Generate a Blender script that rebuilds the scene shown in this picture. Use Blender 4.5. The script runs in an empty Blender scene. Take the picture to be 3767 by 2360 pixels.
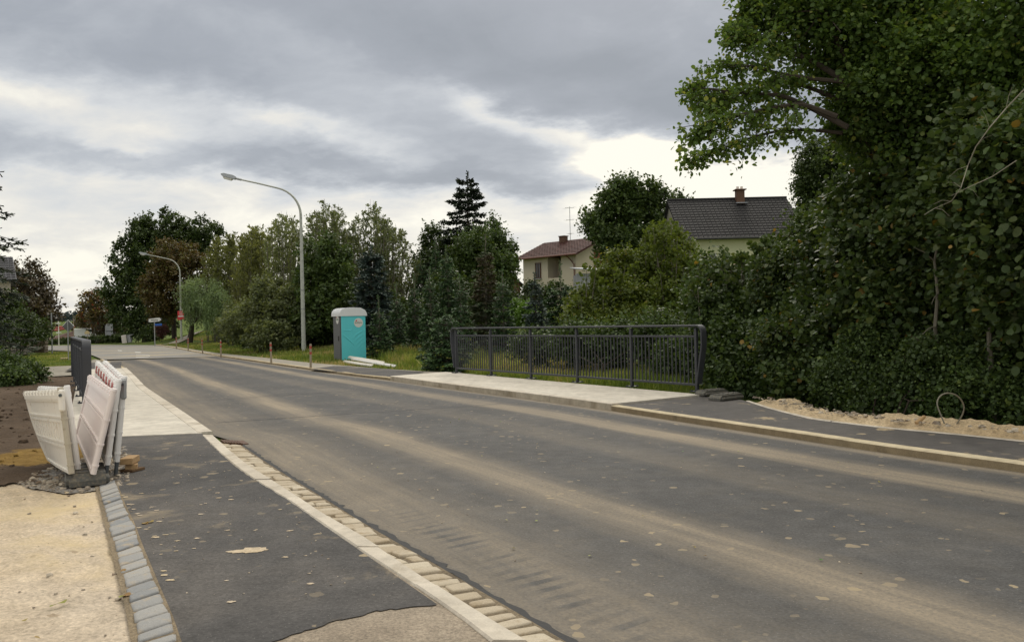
import bpy, math, random
import numpy as np
from mathutils import Vector, Matrix
R_ = math.radians
random.seed(7)
SC = bpy.context.scene
COL = SC.collection

# ------------------------------------------------------------------ camera
F, TH, CX, CY, EYE = 3100.0, R_(1.3), 1883.5, 1180.0, 1.6
cd = bpy.data.cameras.new("camera")
cam = bpy.data.objects.new("camera", cd)
COL.objects.link(cam)
cd.sensor_width = 36.0
cd.lens = 36.0 * F / 3767.0
cd.clip_start = 0.05
cd.clip_end = 5000
cam.matrix_world = Matrix(((math.cos(TH), math.sin(TH), 0, 0), (0, 0, -1, 0), (-math.sin(TH), math.cos(TH), 0, EYE), (0, 0, 0, 1)))
SC.camera = cam

# ------------------------------------------------------------------ light
SUN_EL, SUN_AZ = R_(38), R_(9)
sl = bpy.data.lights.new("sun", 'SUN')
sl.energy = 1.1
sl.angle = R_(22)
sl.color = (1.0, 0.93, 0.82)
sun = bpy.data.objects.new("sun", sl)
COL.objects.link(sun)
sun.location = (0, 0, 50)
sdir = Vector((math.sin(SUN_AZ) * math.cos(SUN_EL), math.cos(SUN_AZ) * math.cos(SUN_EL), math.sin(SUN_EL)))
sun.rotation_euler = (-sdir).to_track_quat('-Z', 'Y').to_euler()
SC.view_settings.view_transform = 'Standard'
SC.view_settings.look = 'None'
SC.view_settings.exposure = 0.0
SC.view_settings.gamma = 1.0
SC.cycles.max_bounces = 6
SC.cycles.diffuse_bounces = 3
SC.cycles.glossy_bounces = 2
SC.cycles.transmission_bounces = 3
SC.cycles.transparent_max_bounces = 4


class NT:
    """small helper round a node tree"""
    def __init__(s, nt):
        s.nt = nt
    def n(s, typ, **kw):
        nd = s.nt.nodes.new(typ)
        for k, v in kw.items():
            setattr(nd, k, v)
        return nd
    def put(s, sock, v):
        if v is None:
            return
        if isinstance(v, bpy.types.NodeSocket):
            s.nt.links.new(v, sock)
        else:
            try:
                sock.default_value = v
            except Exception:
                sock.default_value = (v, v, v)
    def m(s, op, a, b=None, c=None, clamp=False):
        nd = s.n('ShaderNodeMath', operation=op, use_clamp=clamp)
        s.put(nd.inputs[0], a)
        s.put(nd.inputs[1], b)
        s.put(nd.inputs[2], c)
        return nd.outputs[0]
    def mix(s, f, a, b, blend='MIX'):
        nd = s.n('ShaderNodeMix', data_type='RGBA', blend_type=blend)
        s.put(nd.inputs[0], f)
        s.put(nd.inputs[6], a if isinstance(a, bpy.types.NodeSocket) else (*a, 1) if len(a) == 3 else a)
        s.put(nd.inputs[7], b if isinstance(b, bpy.types.NodeSocket) else (*b, 1) if len(b) == 3 else b)
        return nd.outputs[2]
    def noise(s, vec, scale, detail=3, rough=0.5, dist=0.0):
        nd = s.n('ShaderNodeTexNoise')
        s.put(nd.inputs['Vector'], vec)
        nd.inputs['Scale'].default_value = scale
        nd.inputs['Detail'].default_value = detail
        nd.inputs['Roughness'].default_value = rough
        nd.inputs['Distortion'].default_value = dist
        return nd.outputs[0]
    def ramp(s, f, stops, interp='LINEAR'):
        nd = s.n('ShaderNodeValToRGB')
        nd.color_ramp.interpolation = interp
        e = nd.color_ramp.elements
        while len(e) < len(stops):
            e.new(0.5)
        for i, (p, c) in enumerate(stops):
            e[i].position = p
            if not hasattr(c, '__len__'):
                c = (c, c, c)
            e[i].color = (*c, 1)
        s.put(nd.inputs[0], f)
        return nd.outputs[0]
    def remap(s, v, a, b, c=0.0, d=1.0, smooth=False):
        nd = s.n('ShaderNodeMapRange', interpolation_type='SMOOTHSTEP' if smooth else 'LINEAR')
        nd.clamp = True if not smooth else nd.clamp
        s.put(nd.inputs[0], v)
        for i, q in enumerate((a, b, c, d)):
            s.put(nd.inputs[1 + i], q)
        return nd.outputs[0]
    def scalev(s, vec, sc):
        nd = s.n('ShaderNodeMapping')
        s.put(nd.inputs['Vector'], vec)
        nd.inputs['Scale'].default_value = sc
        return nd.outputs[0]


# ------------------------------------------------------------------ world: cloudy sky
W = bpy.data.worlds.new("World")
SC.world = W
W.use_nodes = True
wt = NT(W.node_tree)
W.node_tree.nodes.clear()
tc = wt.n('ShaderNodeTexCoord')
sep = wt.n('ShaderNodeSeparateXYZ')
W.node_tree.links.new(tc.outputs['Generated'], sep.inputs[0])
dx, dy, dz = sep.outputs
az = wt.m('ARCTAN2', dx, dy)
el = wt.m('ARCSINE', dz)
# projection on a cloud layer
den = wt.m('ADD', wt.m('MAXIMUM', dz, 0.0), 0.24)
px_ = wt.m('DIVIDE', dx, den)
py_ = wt.m('DIVIDE', dy, den)
cmb = wt.n('ShaderNodeCombineXYZ')
wt.put(cmb.inputs[0], px_)
wt.put(cmb.inputs[1], py_)
mp = wt.n('ShaderNodeMapping')
wt.put(mp.inputs['Vector'], cmb.outputs[0])
mp.inputs['Rotation'].default_value = (0, 0, R_(28))
mp.inputs['Scale'].default_value = (1.0, 1.15, 1)
mp.inputs['Location'].default_value = (3.1, 1.7, 0)
nz = wt.noise(mp.outputs[0], 2.1, 8, 0.56, 0.5)
nzf = wt.noise(mp.outputs[0], 6.5, 7, 0.62, 0.5)
azn = wt.m('ADD', az, wt.m('MULTIPLY', wt.m('SUBTRACT', wt.noise(mp.outputs[0], 2.6, 5, 0.55), 0.5), 0.20))
eln = wt.m('ADD', el, wt.m('MULTIPLY', wt.m('SUBTRACT', wt.noise(mp.outputs[0], 3.2, 6, 0.6), 0.5), 0.085))


def azel(u, v):
    a = (u - CX) / F
    b = (CY - v) / F
    x = a * math.cos(TH) + b * math.sin(TH)
    z = -a * math.sin(TH) + b * math.cos(TH)
    return math.atan2(x, 1), math.atan2(z, math.hypot(x, 1))


field = wt.ramp(wt.m('DIVIDE', eln, 0.8, clamp=True), [(0.0, 0.93), (0.16, 0.90), (0.205, 0.80), (0.235, 0.42), (0.30, 0.40), (0.46, 0.27), (0.62, 0.45), (0.8, 0.8), (1.0, 1.0)])
# (u, v, ru, rv, slope, amount) in photograph pixels / 1.561
for (u, v, ru, rv, sl_, am) in [
        (60, 215, 300, 38, 9, .42), (480, 250, 260, 34, 8, .24), (180, 330, 300, 46, 6, .24),
        (690, 285, 170, 26, 14, .18), (620, 60, 260, 40, 18, .10), (1180, 262, 200, 24, 13, .26),
        (1420, 330, 240, 34, 13, .45), (1490, 395, 110, 46, 4, .95), (1640, 430, 240, 60, 3, .35),
        (860, 330, 200, 24, 8, .10), (2060, 60, 180, 60, 0, .12), (340, 352, 120, 18, 10, .25),
        (1500, 175, 520, 80, 11, -.24), (1750, 265, 330, 55, 12, -.26), (480, 392, 560, 34, 2, -.20),
        (1230, 425, 230, 26, 3, -.44), (820, 410, 330, 34, 4, -.22), (300, 130, 420, 45, 10, -.10),
        (1000, 150, 300, 60, 16, -.10)]:
    a0, e0 = azel(u * 1.561, v * 1.561)
    sa, se, t = ru * 1.561 / F, rv * 1.561 / F, -R_(sl_)
    A = wt.m('SUBTRACT', azn, a0)
    E_ = wt.m('SUBTRACT', eln, e0)
    p = wt.m('DIVIDE', wt.m('ADD', wt.m('MULTIPLY', A, math.cos(t)), wt.m('MULTIPLY', E_, math.sin(t))), sa)
    q = wt.m('DIVIDE', wt.m('SUBTRACT', wt.m('MULTIPLY', E_, math.cos(t)), wt.m('MULTIPLY', A, math.sin(t))), se)
    g = wt.m('EXPONENT', wt.m('MULTIPLY', wt.m('ADD', wt.m('MULTIPLY', p, p), wt.m('MULTIPLY', q, q)), -0.8))
    field = wt.m('ADD', field, wt.m('MULTIPLY', g, am))
field = wt.m('ADD', field, wt.m('MULTIPLY', wt.m('SUBTRACT', nz, 0.5), 0.74))
field = wt.m('ADD', field, wt.m('MULTIPLY', wt.m('SUBTRACT', nzf, 0.5), 0.28), clamp=True)
cloud = wt.ramp(field, [(0.0, (3.2, 3.45, 3.8)), (0.28, (3.95, 4.2, 4.6)), (0.5, (5.2, 5.45, 5.8)), (0.70, (6.9, 7.05, 7.15)), (0.86, (8.5, 8.25, 7.65)), (1.0, (10.3, 9.9, 8.7))])
# overcast sky is brightest overhead
zen = wt.remap(el, 0.50, 1.1, 1.0, 1.55, True)
cl2 = wt.n('ShaderNodeVectorMath', operation='SCALE')
wt.put(cl2.inputs[0], cloud)
wt.put(cl2.inputs['Scale'], zen)
sky = wt.n('ShaderNodeTexSky', sky_type='NISHITA')
sky.sun_disc = False
sky.sun_elevation = SUN_EL
sky.sun_rotation = SUN_AZ
skyc = wt.mix(0.94, sky.outputs[0], cl2.outputs[0])
bg = wt.n('ShaderNodeBackground')
wt.put(bg.inputs[0], skyc)
bg.inputs[1].default_value = 0.1
wo = wt.n('ShaderNodeOutputWorld')
W.node_tree.links.new(bg.outputs[0], wo.inputs[0])


# ------------------------------------------------------------------ pixels to places
def ray(u, v):
    a = (u - CX) / F
    b = (CY - v) / F
    return (a * math.cos(TH) + b * math.sin(TH), 1.0, -a * math.sin(TH) + b * math.cos(TH))
def at(u, v, z=0.0):
    r = ray(u, v)
    t = (z - EYE) / r[2]
    return Vector((r[0] * t, t, z))
def atd(u, v, Y):
    r = ray(u, v)
    return Vector((r[0] * Y, Y, EYE + r[2] * Y))
def ss(a):
    a = np.clip(a, 0, 1)
    return a * a * (3 - 2 * a)
def gz(x, y):
    x = np.asarray(x, float)
    y = np.asarray(y, float)
    h = 2.9 * ss((y - 34) / 38) * ss((x + 17) / 16)
    h = h + 2.2 * ss((y - 86) / 30) * ss((x + 45) / 9) * (1 - ss((x + 17) / 16))
    h = h - 0.9 * ss((x - 0.52 * (22 - y) - 5.0) / 3.5) * ss(1 - np.abs(y - 15) / 11)
    h = h + 7 * ss((y - 260) / 200) * ss((-x - 10) / 30)
    return h - 0.03


# ------------------------------------------------------------------ objects
def tag(o, label=None, cat=None, group=None, kind=None):
    if label: o['label'] = label
    if cat: o['category'] = cat
    if group: o['group'] = group
    if kind: o['kind'] = kind
    return o
def empty(name, loc, label, cat, group=None, rz=0.0):
    o = bpy.data.objects.new(name, None)
    COL.objects.link(o)
    o.location = loc
    o.rotation_euler = (0, 0, rz)
    o.empty_display_size = 0.2
    return tag(o, label, cat, group)
def copy_tree(o, parent=None):
    c = o.copy()
    COL.objects.link(c)
    c.parent = parent
    for ch in list(o.children):
        copy_tree(ch, c)
    return c


class MB:
    def __init__(s):
        s.v, s.f, s.mi = [], [], []
    def add(s, vs, fs, mi=0):
        b = len(s.v)
        s.v += [tuple(q) for q in vs]
        s.f += [tuple(b + i for i in f) for f in fs]
        s.mi += [mi] * len(fs)
    def box(s, c, d, rz=0.0, bev=0.0, mi=0, M=None):
        x, y, z = (q / 2 for q in d)
        bev = min(bev, x * .9, y * .9, z * .9)
        if bev > 0:
            vs, idx = [], {}
            for sx in (-1, 1):
                for sy in (-1, 1):
                    for sz in (-1, 1):
                        for ax in range(3):
                            p = [sx * (x - bev), sy * (y - bev), sz * (z - bev)]
                            p[ax] = (sx * x, sy * y, sz * z)[ax]
                            idx[(sx, sy, sz, ax)] = len(vs)
                            vs.append(p)
            fs = []
            for ax in range(3):
                o1, o2 = [k for k in range(3) if k != ax]
                for sg in (-1, 1):
                    f = []
                    for a, b in ((-1, -1), (1, -1), (1, 1), (-1, 1)):
                        k = [0, 0, 0]
                        k[ax] = sg
                        k[o1] = a
                        k[o2] = b
                        f.append(idx[(*k, ax)])
                    fs.append(f)
            for ax in range(3):
                o1, o2 = [k for k in range(3) if k != ax]
                for a in (-1, 1):
                    for b in (-1, 1):
                        k1 = [0, 0, 0]
                        k1[ax] = -1
                        k1[o1] = a
                        k1[o2] = b
                        k2 = list(k1)
                        k2[ax] = 1
                        fs.append([idx[(*k1, o1)], idx[(*k2, o1)], idx[(*k2, o2)], idx[(*k1, o2)]])
            for sx in (-1, 1):
                for sy in (-1, 1):
                    for sz in (-1, 1):
                        fs.append([idx[(sx, sy, sz, a)] for a in range(3)])
        else:
            vs = [(sx * x, sy * y, sz * z) for sx in (-1, 1) for sy in (-1, 1) for sz in (-1, 1)]
            fs = [(0, 1, 3, 2), (4, 6, 7, 5), (0, 4, 5, 1), (2, 3, 7, 6), (0, 2, 6, 4), (1, 5, 7, 3)]
        cr, sr = math.cos(rz), math.sin(rz)
        out = []
        for p in vs:
            q = Vector((p[0] * cr - p[1] * sr + c[0], p[0] * sr + p[1] * cr + c[1], p[2] + c[2]))
            out.append(M @ q if M else q)
        s.add(out, fs, mi)
    def tube(s, pts, rad, n=8, cap=True, mi=0):
        pts = [Vector(p) for p in pts]
        if not hasattr(rad, '__len__'):
            rad = [rad] * len(pts)
        rings = []
        up = Vector((0.13, 0.21, 1)).normalized()
        prev = None
        for i, p in enumerate(pts):
            d = (pts[min(i + 1, len(pts) - 1)] - pts[max(i - 1, 0)])
            d = d.normalized() if d.length > 1e-9 else Vector((0, 0, 1))
            if prev is None:
                ref = up if abs(d.dot(up)) < 0.9 else Vector((1, 0.1, 0))
                a = d.cross(ref).normalized()
            else:
                a = (prev - d * prev.dot(d))
                a = a.normalized() if a.length > 1e-6 else d.orthogonal().normalized()
            prev = a
            b = d.cross(a)
            rings.append([p + (a * math.cos(2 * math.pi * k / n) + b * math.sin(2 * math.pi * k / n)) * rad[i] for k in range(n)])
        vs = [q for r in rings for q in r]
        fs = [(i * n + k, i * n + (k + 1) % n, (i + 1) * n + (k + 1) % n, (i + 1) * n + k) for i in range(len(pts) - 1) for k in range(n)]
        if cap:
            fs += [tuple(range(n))[::-1], tuple((len(pts) - 1) * n + k for k in range(n))]
        s.add(vs, fs, mi)
    def poly(s, pts, mi=0):
        s.add(pts, [tuple(range(len(pts)))], mi)
    def prism(s, outline, y0, y1, mi=0, M=None):
        """outline (x,z) extruded along y"""
        n = len(outline)
        vs = [Vector((p[0], y0, p[1])) for p in outline] + [Vector((p[0], y1, p[1])) for p in outline]
        if M: vs = [M @ q for q in vs]
        fs = [tuple(range(n)), tuple(range(2 * n - 1, n - 1, -1))] + [(i, i + n, (i + 1) % n + n, (i + 1) % n) for i in range(n)]
        s.add(vs, fs, mi)
    def build(s, name, mats, parent=None, smooth=False, autos=False):
        me = bpy.data.meshes.new(name)
        me.from_pydata(s.v, [], s.f)
        if not isinstance(mats, (list, tuple)):
            mats = [mats]
        for m_ in mats:
            me.materials.append(m_)
        me.polygons.foreach_set('material_index', s.mi)
        if smooth:
            me.polygons.foreach_set('use_smooth', [True] * len(me.polygons))
        me.update()
        o = bpy.data.objects.new(name, me)
        COL.objects.link(o)
        if parent:
            o.parent = parent
        if autos:
            me.polygons.foreach_set('use_smooth', [True] * len(me.polygons))
            me.set_sharp_from_angle(angle=R_(35))
        return o


def np_mesh(name, V, Fc, mat, parent=None, tone=None, uv=None, smooth=False):
    """V (n,3), Fc (m,k) -> object"""
    me = bpy.data.meshes.new(name)
    m_, k = Fc.shape
    me.vertices.add(len(V))
    me.vertices.foreach_set('co', np.ascontiguousarray(V, np.float32).ravel())
    me.loops.add(m_ * k)
    me.loops.foreach_set('vertex_index', np.ascontiguousarray(Fc, np.int32).ravel())
    me.polygons.add(m_)
    me.polygons.foreach_set('loop_start', np.arange(0, m_ * k, k, dtype=np.int32))
    if smooth:
        me.polygons.foreach_set('use_smooth', np.ones(m_, bool))
    if tone is not None:
        a = me.attributes.new('tone', 'FLOAT', 'FACE')
        a.data.foreach_set('value', np.ascontiguousarray(tone, np.float32))
    if uv is not None:
        ul = me.uv_layers.new(name='UVMap')
        ul.data.foreach_set('uv', np.ascontiguousarray(uv[Fc.ravel()], np.float32).ravel())
    me.update(calc_edges=True)
    me.materials.append(mat)
    o = bpy.data.objects.new(name, me)
    COL.objects.link(o)
    if parent:
        o.parent = parent
    return o


# ------------------------------------------------------------------ materials
def newmat(name):
    m_ = bpy.data.materials.new(name)
    m_.use_nodes = True
    nt = NT(m_.node_tree)
    b = m_.node_tree.nodes['Principled BSDF']
    return m_, nt, b
def pos(nt, obj=True):
    return nt.n('ShaderNodeTexCoord').outputs['Object' if obj else 'UV']
def plain(name, col, rough=0.6, var=0.12, scale=6, metal=0.0, bump=0.0, bscale=60, dirt=None, dirt_amt=0.3, spec=0.5):
    m_, nt, b = newmat(name)
    p = pos(nt)
    n1 = nt.noise(p, scale, 5, 0.6)
    c = nt.mix(n1, tuple(q * (1 - var) for q in col), tuple(min(1, q * (1 + var)) for q in col))
    if dirt:
        d = nt.remap(nt.noise(p, scale * 2.3, 6, 0.65), 0.62 - dirt_amt * .3, 0.78, 0, 1, True)
        c = nt.mix(d, c, dirt)
    nt.put(b.inputs['Base Color'], c)
    nt.put(b.inputs['Roughness'], nt.remap(n1, 0, 1, max(0, rough - .1), min(1, rough + .1)))
    b.inputs['Metallic'].default_value = metal
    b.inputs['Specular IOR Level'].default_value = spec
    if bump:
        bm_ = nt.n('ShaderNodeBump')
        bm_.inputs['Strength'].default_value = bump
        bm_.inputs['Distance'].default_value = 0.01
        nt.put(bm_.inputs['Height'], nt.noise(p, bscale, 4, 0.6))
        nt.put(b.inputs['Normal'], bm_.outputs[0])
    return m_


def ground_mat(name, stops, dust=None, dust_range=(.55, .7), dscale=0.7, grain=0.25, gscale=90, spots=0.0, bump=0.4, bands=None, rough=0.85, spotcol=(.36, .29, .19), tread=False, spot_scale=5.0, pebbles=0.0):
    m_, nt, b = newmat(name)
    p = pos(nt)
    big = nt.noise(p, 0.55, 5, 0.55)
    c = nt.ramp(big, stops)
    g = nt.noise(p, gscale, 3, 0.7)
    c = nt.mix(1.0, c, nt.ramp(g, [(0.25, 1 - grain), (0.75, 1 + grain)]), 'MULTIPLY')
    c = nt.mix(1.0, c, nt.ramp(nt.noise(p, 4.5, 6, 0.68), [(0.3, .80), (0.7, 1.24)]), 'MULTIPLY')
    vor = nt.n('ShaderNodeTexVoronoi')
    nt.put(vor.inputs['Vector'], p)
    vor.inputs['Scale'].default_value = gscale * 1.3
    spk = nt.remap(nt.m('ADD', nt.m('MULTIPLY', vor.outputs['Distance'], 1.0), 0), 0.05, 0.28, 1.0, 0.0)
    sel = nt.m('GREATER_THAN', nt.noise(p, gscale * 0.9, 1, 0.5), 0.58)
    c = nt.mix(nt.m('MULTIPLY', nt.m('MULTIPLY', spk, sel), grain * 1.2), c, (.42, .40, .36))
    if bands:
        uvn = pos(nt, False)
        sp = nt.n('ShaderNodeSeparateXYZ')
        nt.put(sp.inputs[0], uvn)
        wob = nt.noise(nt.scalev(uvn, (0.16, 1.2, 1)), 1.0, 4, 0.6)
        vv = nt.m('ADD', sp.outputs[1], nt.m('MULTIPLY', nt.m('SUBTRACT', wob, 0.5), 0.05))
        streak = nt.noise(nt.scalev(uvn, (0.35, 46, 1)), 1.0, 6, 0.7)
        dd = nt.ramp(vv, bands)
        amt = nt.m('MULTIPLY', dd, nt.remap(streak, 0.3, 0.7, 0.55, 1.25))
        alo = nt.noise(nt.scalev(uvn, (0.22, 2.0, 1)), 1.0, 4, 0.6)
        amt = nt.m('MULTIPLY', amt, nt.remap(alo, 0.3, 0.7, 0.6, 1.2))
        fine = nt.noise(p, 38, 4, 0.75)
        amt = nt.m('ADD', amt, nt.m('MULTIPLY', nt.remap(nt.noise(p, 1.3, 6, .7), .45, .75, 0, 1, True), .12))
        amt = nt.m('MULTIPLY', amt, nt.remap(fine, 0.3, 0.7, 0.5, 1.3), clamp=True)
        if tread:
            # wheel tread prints in the dust beside the gutter
            w_ = nt.n('ShaderNodeTexWave', wave_type='BANDS', bands_direction='X')
            nt.put(w_.inputs['Vector'], uvn)
            w_.inputs['Scale'].default_value = 2.1
            w_.inputs['Distortion'].default_value = 3.2
            w_.inputs['Detail'].default_value = 3
            w_.inputs['Detail Scale'].default_value = 2.0
            zone = nt.m('MULTIPLY', nt.remap(nt.m('ABSOLUTE', nt.m('SUBTRACT', vv, 0.066)), 0.006, 0.042, 1, 0, True), nt.m('MULTIPLY', nt.remap(sp.outputs[0], TR0, TR0 + 2.0, 0, 1, True), nt.remap(sp.outputs[0], TR0 + 3.6, TR0 + 5.4, 1, 0, True)))
            tr = nt.m('MULTIPLY', zone, nt.m('MULTIPLY', nt.remap(w_.outputs[1], 0.45, 0.8, 0, 0.8, True), nt.remap(nt.noise(p, 3.0, 4, .6), .38, .62, .25, 1, True)))
            amt = nt.m('MULTIPLY', amt, nt.m('SUBTRACT', 1.0, tr))
        c = nt.mix(amt, c, dust)
    elif dust:
        d = nt.remap(nt.noise(p, dscale, 7, 0.62, 0.4), dust_range[0], dust_range[1], 0, 0.9, True)
        fine = nt.noise(p, 30, 4, 0.75)
        d = nt.m('MULTIPLY', d, nt.remap(fine, 0.3, 0.7, 0.6, 1.15), clamp=True)
        c = nt.mix(d, c, dust)
    if spots:
        v2 = nt.n('ShaderNodeTexVoronoi')
        wv = nt.n('ShaderNodeVectorMath', operation='ADD')
        nt.put(wv.inputs[0], p)
        ns = nt.n('ShaderNodeTexNoise')
        nt.put(ns.inputs['Vector'], p)
        ns.inputs['Scale'].default_value = 11
        sv = nt.n('ShaderNodeVectorMath', operation='SCALE')
        nt.put(sv.inputs[0], ns.outputs['Color'])
        sv.inputs['Scale'].default_value = 0.09
        nt.put(wv.inputs[1], sv.outputs[0])
        nt.put(v2.inputs['Vector'], wv.outputs[0])
        v2.inputs['Scale'].default_value = spot_scale
        sc_ = nt.n('ShaderNodeSeparateColor')
        nt.put(sc_.inputs[0], v2.outputs['Color'])
        size = nt.m('MULTIPLY', nt.m('POWER', sc_.outputs[0], 3.2), 0.36)
        msk = nt.m('MULTIPLY', nt.m('LESS_THAN', v2.outputs['Distance'], size), nt.remap(sc_.outputs[1], 1 - spots, 1.0, 0.0, 1.2))
        msk = nt.m('MULTIPLY', msk, nt.remap(nt.noise(p, 0.9, 3, 0.5), 0.36, 0.56, 0.2, .85), clamp=True)
        c = nt.mix(msk, c, spotcol)
    nt.put(b.inputs['Base Color'], c)
    b.inputs['Roughness'].default_value = rough
    b.inputs['Specular IOR Level'].default_value = 0.3
    bm_ = nt.n('ShaderNodeBump')
    bm_.inputs['Strength'].default_value = bump
    bm_.inputs['Distance'].default_value = 0.012
    nt.put(bm_.inputs['Height'], nt.m('ADD', g, nt.m('MULTIPLY', nt.noise(p, gscale * .25, 4, .6), pebbles)))
    nt.put(b.inputs['Normal'], bm_.outputs[0])
    return m_


TR0 = 41.6
SAND = (.325, .268, .195)
M = {}
bandr = [(0.0, .40), (0.02, .58), (0.10, .56), (0.155, .22), (0.22, .10), (0.258, .45), (0.29, .95), (0.325, .95), (0.355, .35), (0.39, .06), (0.56, .02), (0.60, .24), (0.655, .20), (0.70, .04), (0.77, .10), (0.80, .80), (0.845, .90), (0.87, .35), (0.90, .04), (0.955, .06), (0.97, .55), (0.985, .9), (1.0, 1.0)]
M['road'] = ground_mat('road_asphalt', [(0.3, (.066, .066, .067)), (0.7, (.092, .090, .089))], dust=SAND, bands=bandr, spots=1.0, tread=True, grain=.42, gscale=48, spot_scale=8.5)
M['oldroad'] = ground_mat('old_asphalt', [(0.3, (.21, .20, .185)), (0.7, (.29, .275, .25))], dust=(.40, .33, .23), dscale=.25, dust_range=(.5, .66), grain=.14)
M['path'] = ground_mat('footpath_pavement', [(0.3, (.25, .225, .185)), (0.7, (.33, .30, .245))], dust=(.19, .155, .11), dscale=.8, dust_range=(.58, .7), grain=.18)
M['walk'] = ground_mat('sidewalk_asphalt', [(0.3, (.055, .053, .053)), (0.5, (.080, .075, .072)), (0.7, (.125, .111, .098))], dust=(.30, .24, .16), dscale=1.9, dust_range=(.57, .76), spots=1.0, spot_scale=6.5, grain=.42, gscale=55)
M['walk2'] = ground_mat('sidewalk_asphalt_sandy', [(0.3, (.075, .070, .068)), (0.7, (.115, .105, .098))], dust=(.46, .36, .22), dscale=1.5, dust_range=(.60, .68), spots=.8, spot_scale=5, grain=.2)
M['oldpave'] = ground_mat('worn_pavement', [(0.3, (.27, .22, .165)), (0.7, (.36, .30, .23))], grain=.5, gscale=70, bump=.7)
M['deck'] = ground_mat('bridge_concrete', [(0.3, (.50, .455, .385)), (0.7, (.60, .555, .475))], dust=(.36, .31, .24), dscale=2.2, dust_range=(.62, .8), grain=.07, bump=.15)
M['kerb'] = ground_mat('kerb_concrete', [(0.3, (.52, .46, .375)), (0.7, (.64, .58, .49))], dust=(.33, .27, .19), dscale=2.5, dust_range=(.52, .75), grain=.12, bump=.3)
M['kerbs'] = ground_mat('kerb_sandy', [(0.3, (.40, .32, .20)), (0.7, (.52, .43, .28))], dust=(.27, .21, .13), dscale=2.5, dust_range=(.52, .75), grain=.14, bump=.3)
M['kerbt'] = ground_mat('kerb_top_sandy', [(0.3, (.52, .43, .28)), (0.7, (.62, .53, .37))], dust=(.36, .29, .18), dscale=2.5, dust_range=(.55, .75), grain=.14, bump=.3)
M['kerbf1'] = ground_mat('shaded_kerb_face', [(0.3, (.40, .34, .255)), (0.7, (.50, .44, .34))], dust=(.25, .20, .13), dscale=1.8, dust_range=(.50, .7), grain=.14, bump=.3)  # upright side of the bridge kerb, its shade put into a darker colour
M['kerbf2'] = ground_mat('shaded_sandy_kerb_face', [(0.3, (.215, .165, .10)), (0.7, (.31, .245, .15))], dust=(.15, .115, .07), dscale=1.8, dust_range=(.52, .7), grain=.2, bump=.3)  # upright side of the sandy kerb, shade painted in as darker brown
M['grit'] = ground_mat('sandy_joint', [(0.3, (.12, .093, .06)), (0.7, (.27, .21, .135))], grain=.5, gscale=60, bump=1.0)
M['lot'] = ground_mat('gravel_lot', [(0.3, (.50, .385, .235)), (0.5, (.53, .43, .31)), (0.7, (.50, .42, .33))], dust=(.60, .47, .27), dscale=.45, dust_range=(.5, .66), grain=.30, gscale=36, spots=.3, spotcol=(.24, .17, .10), spot_scale=9, bump=.8, pebbles=1.0)
M['rubble'] = ground_mat('sand_rubble', [(0.3, (.42, .31, .18)), (0.7, (.60, .47, .30))], dust=(.30, .20, .11), dscale=1.5, dust_range=(.55, .75), grain=.35, gscale=30, bump=1.0, pebbles=1.5)
M['grey_grit'] = ground_mat('grey_grit', [(0.3, (.17, .16, .15)), (0.7, (.33, .30, .26))], dust=(.42, .34, .23), dscale=1.5, dust_range=(.5, .7), grain=.5, gscale=26, bump=1.0, pebbles=1.5)

def grass_ground():
    m_, nt, b = newmat('grass_ground')
    p = pos(nt)
    c = nt.ramp(nt.noise(p, 0.35, 6, 0.6), [(0.3, (.055, .095, .018)), (0.5, (.095, .135, .028)), (0.68, (.15, .155, .045)), (0.8, (.19, .15, .07))])
    c = nt.mix(1, c, nt.ramp(nt.noise(p, 14, 5, .7), [(.25, .55), (.75, 1.4)]), 'MULTIPLY')
    nt.put(b.inputs['Base Color'], c)
    b.inputs['Roughness'].default_value = 0.95
    b.inputs['Specular IOR Level'].default_value = 0.1
    bm_ = nt.n('ShaderNodeBump')
    bm_.inputs['Strength'].default_value = 0.8
    bm_.inputs['Distance'].default_value = 0.06
    nt.put(bm_.inputs['Height'], nt.noise(p, 12, 5, .7))
    nt.put(b.inputs['Normal'], bm_.outputs[0])
    return m_
M['grassg'] = grass_ground()

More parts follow.
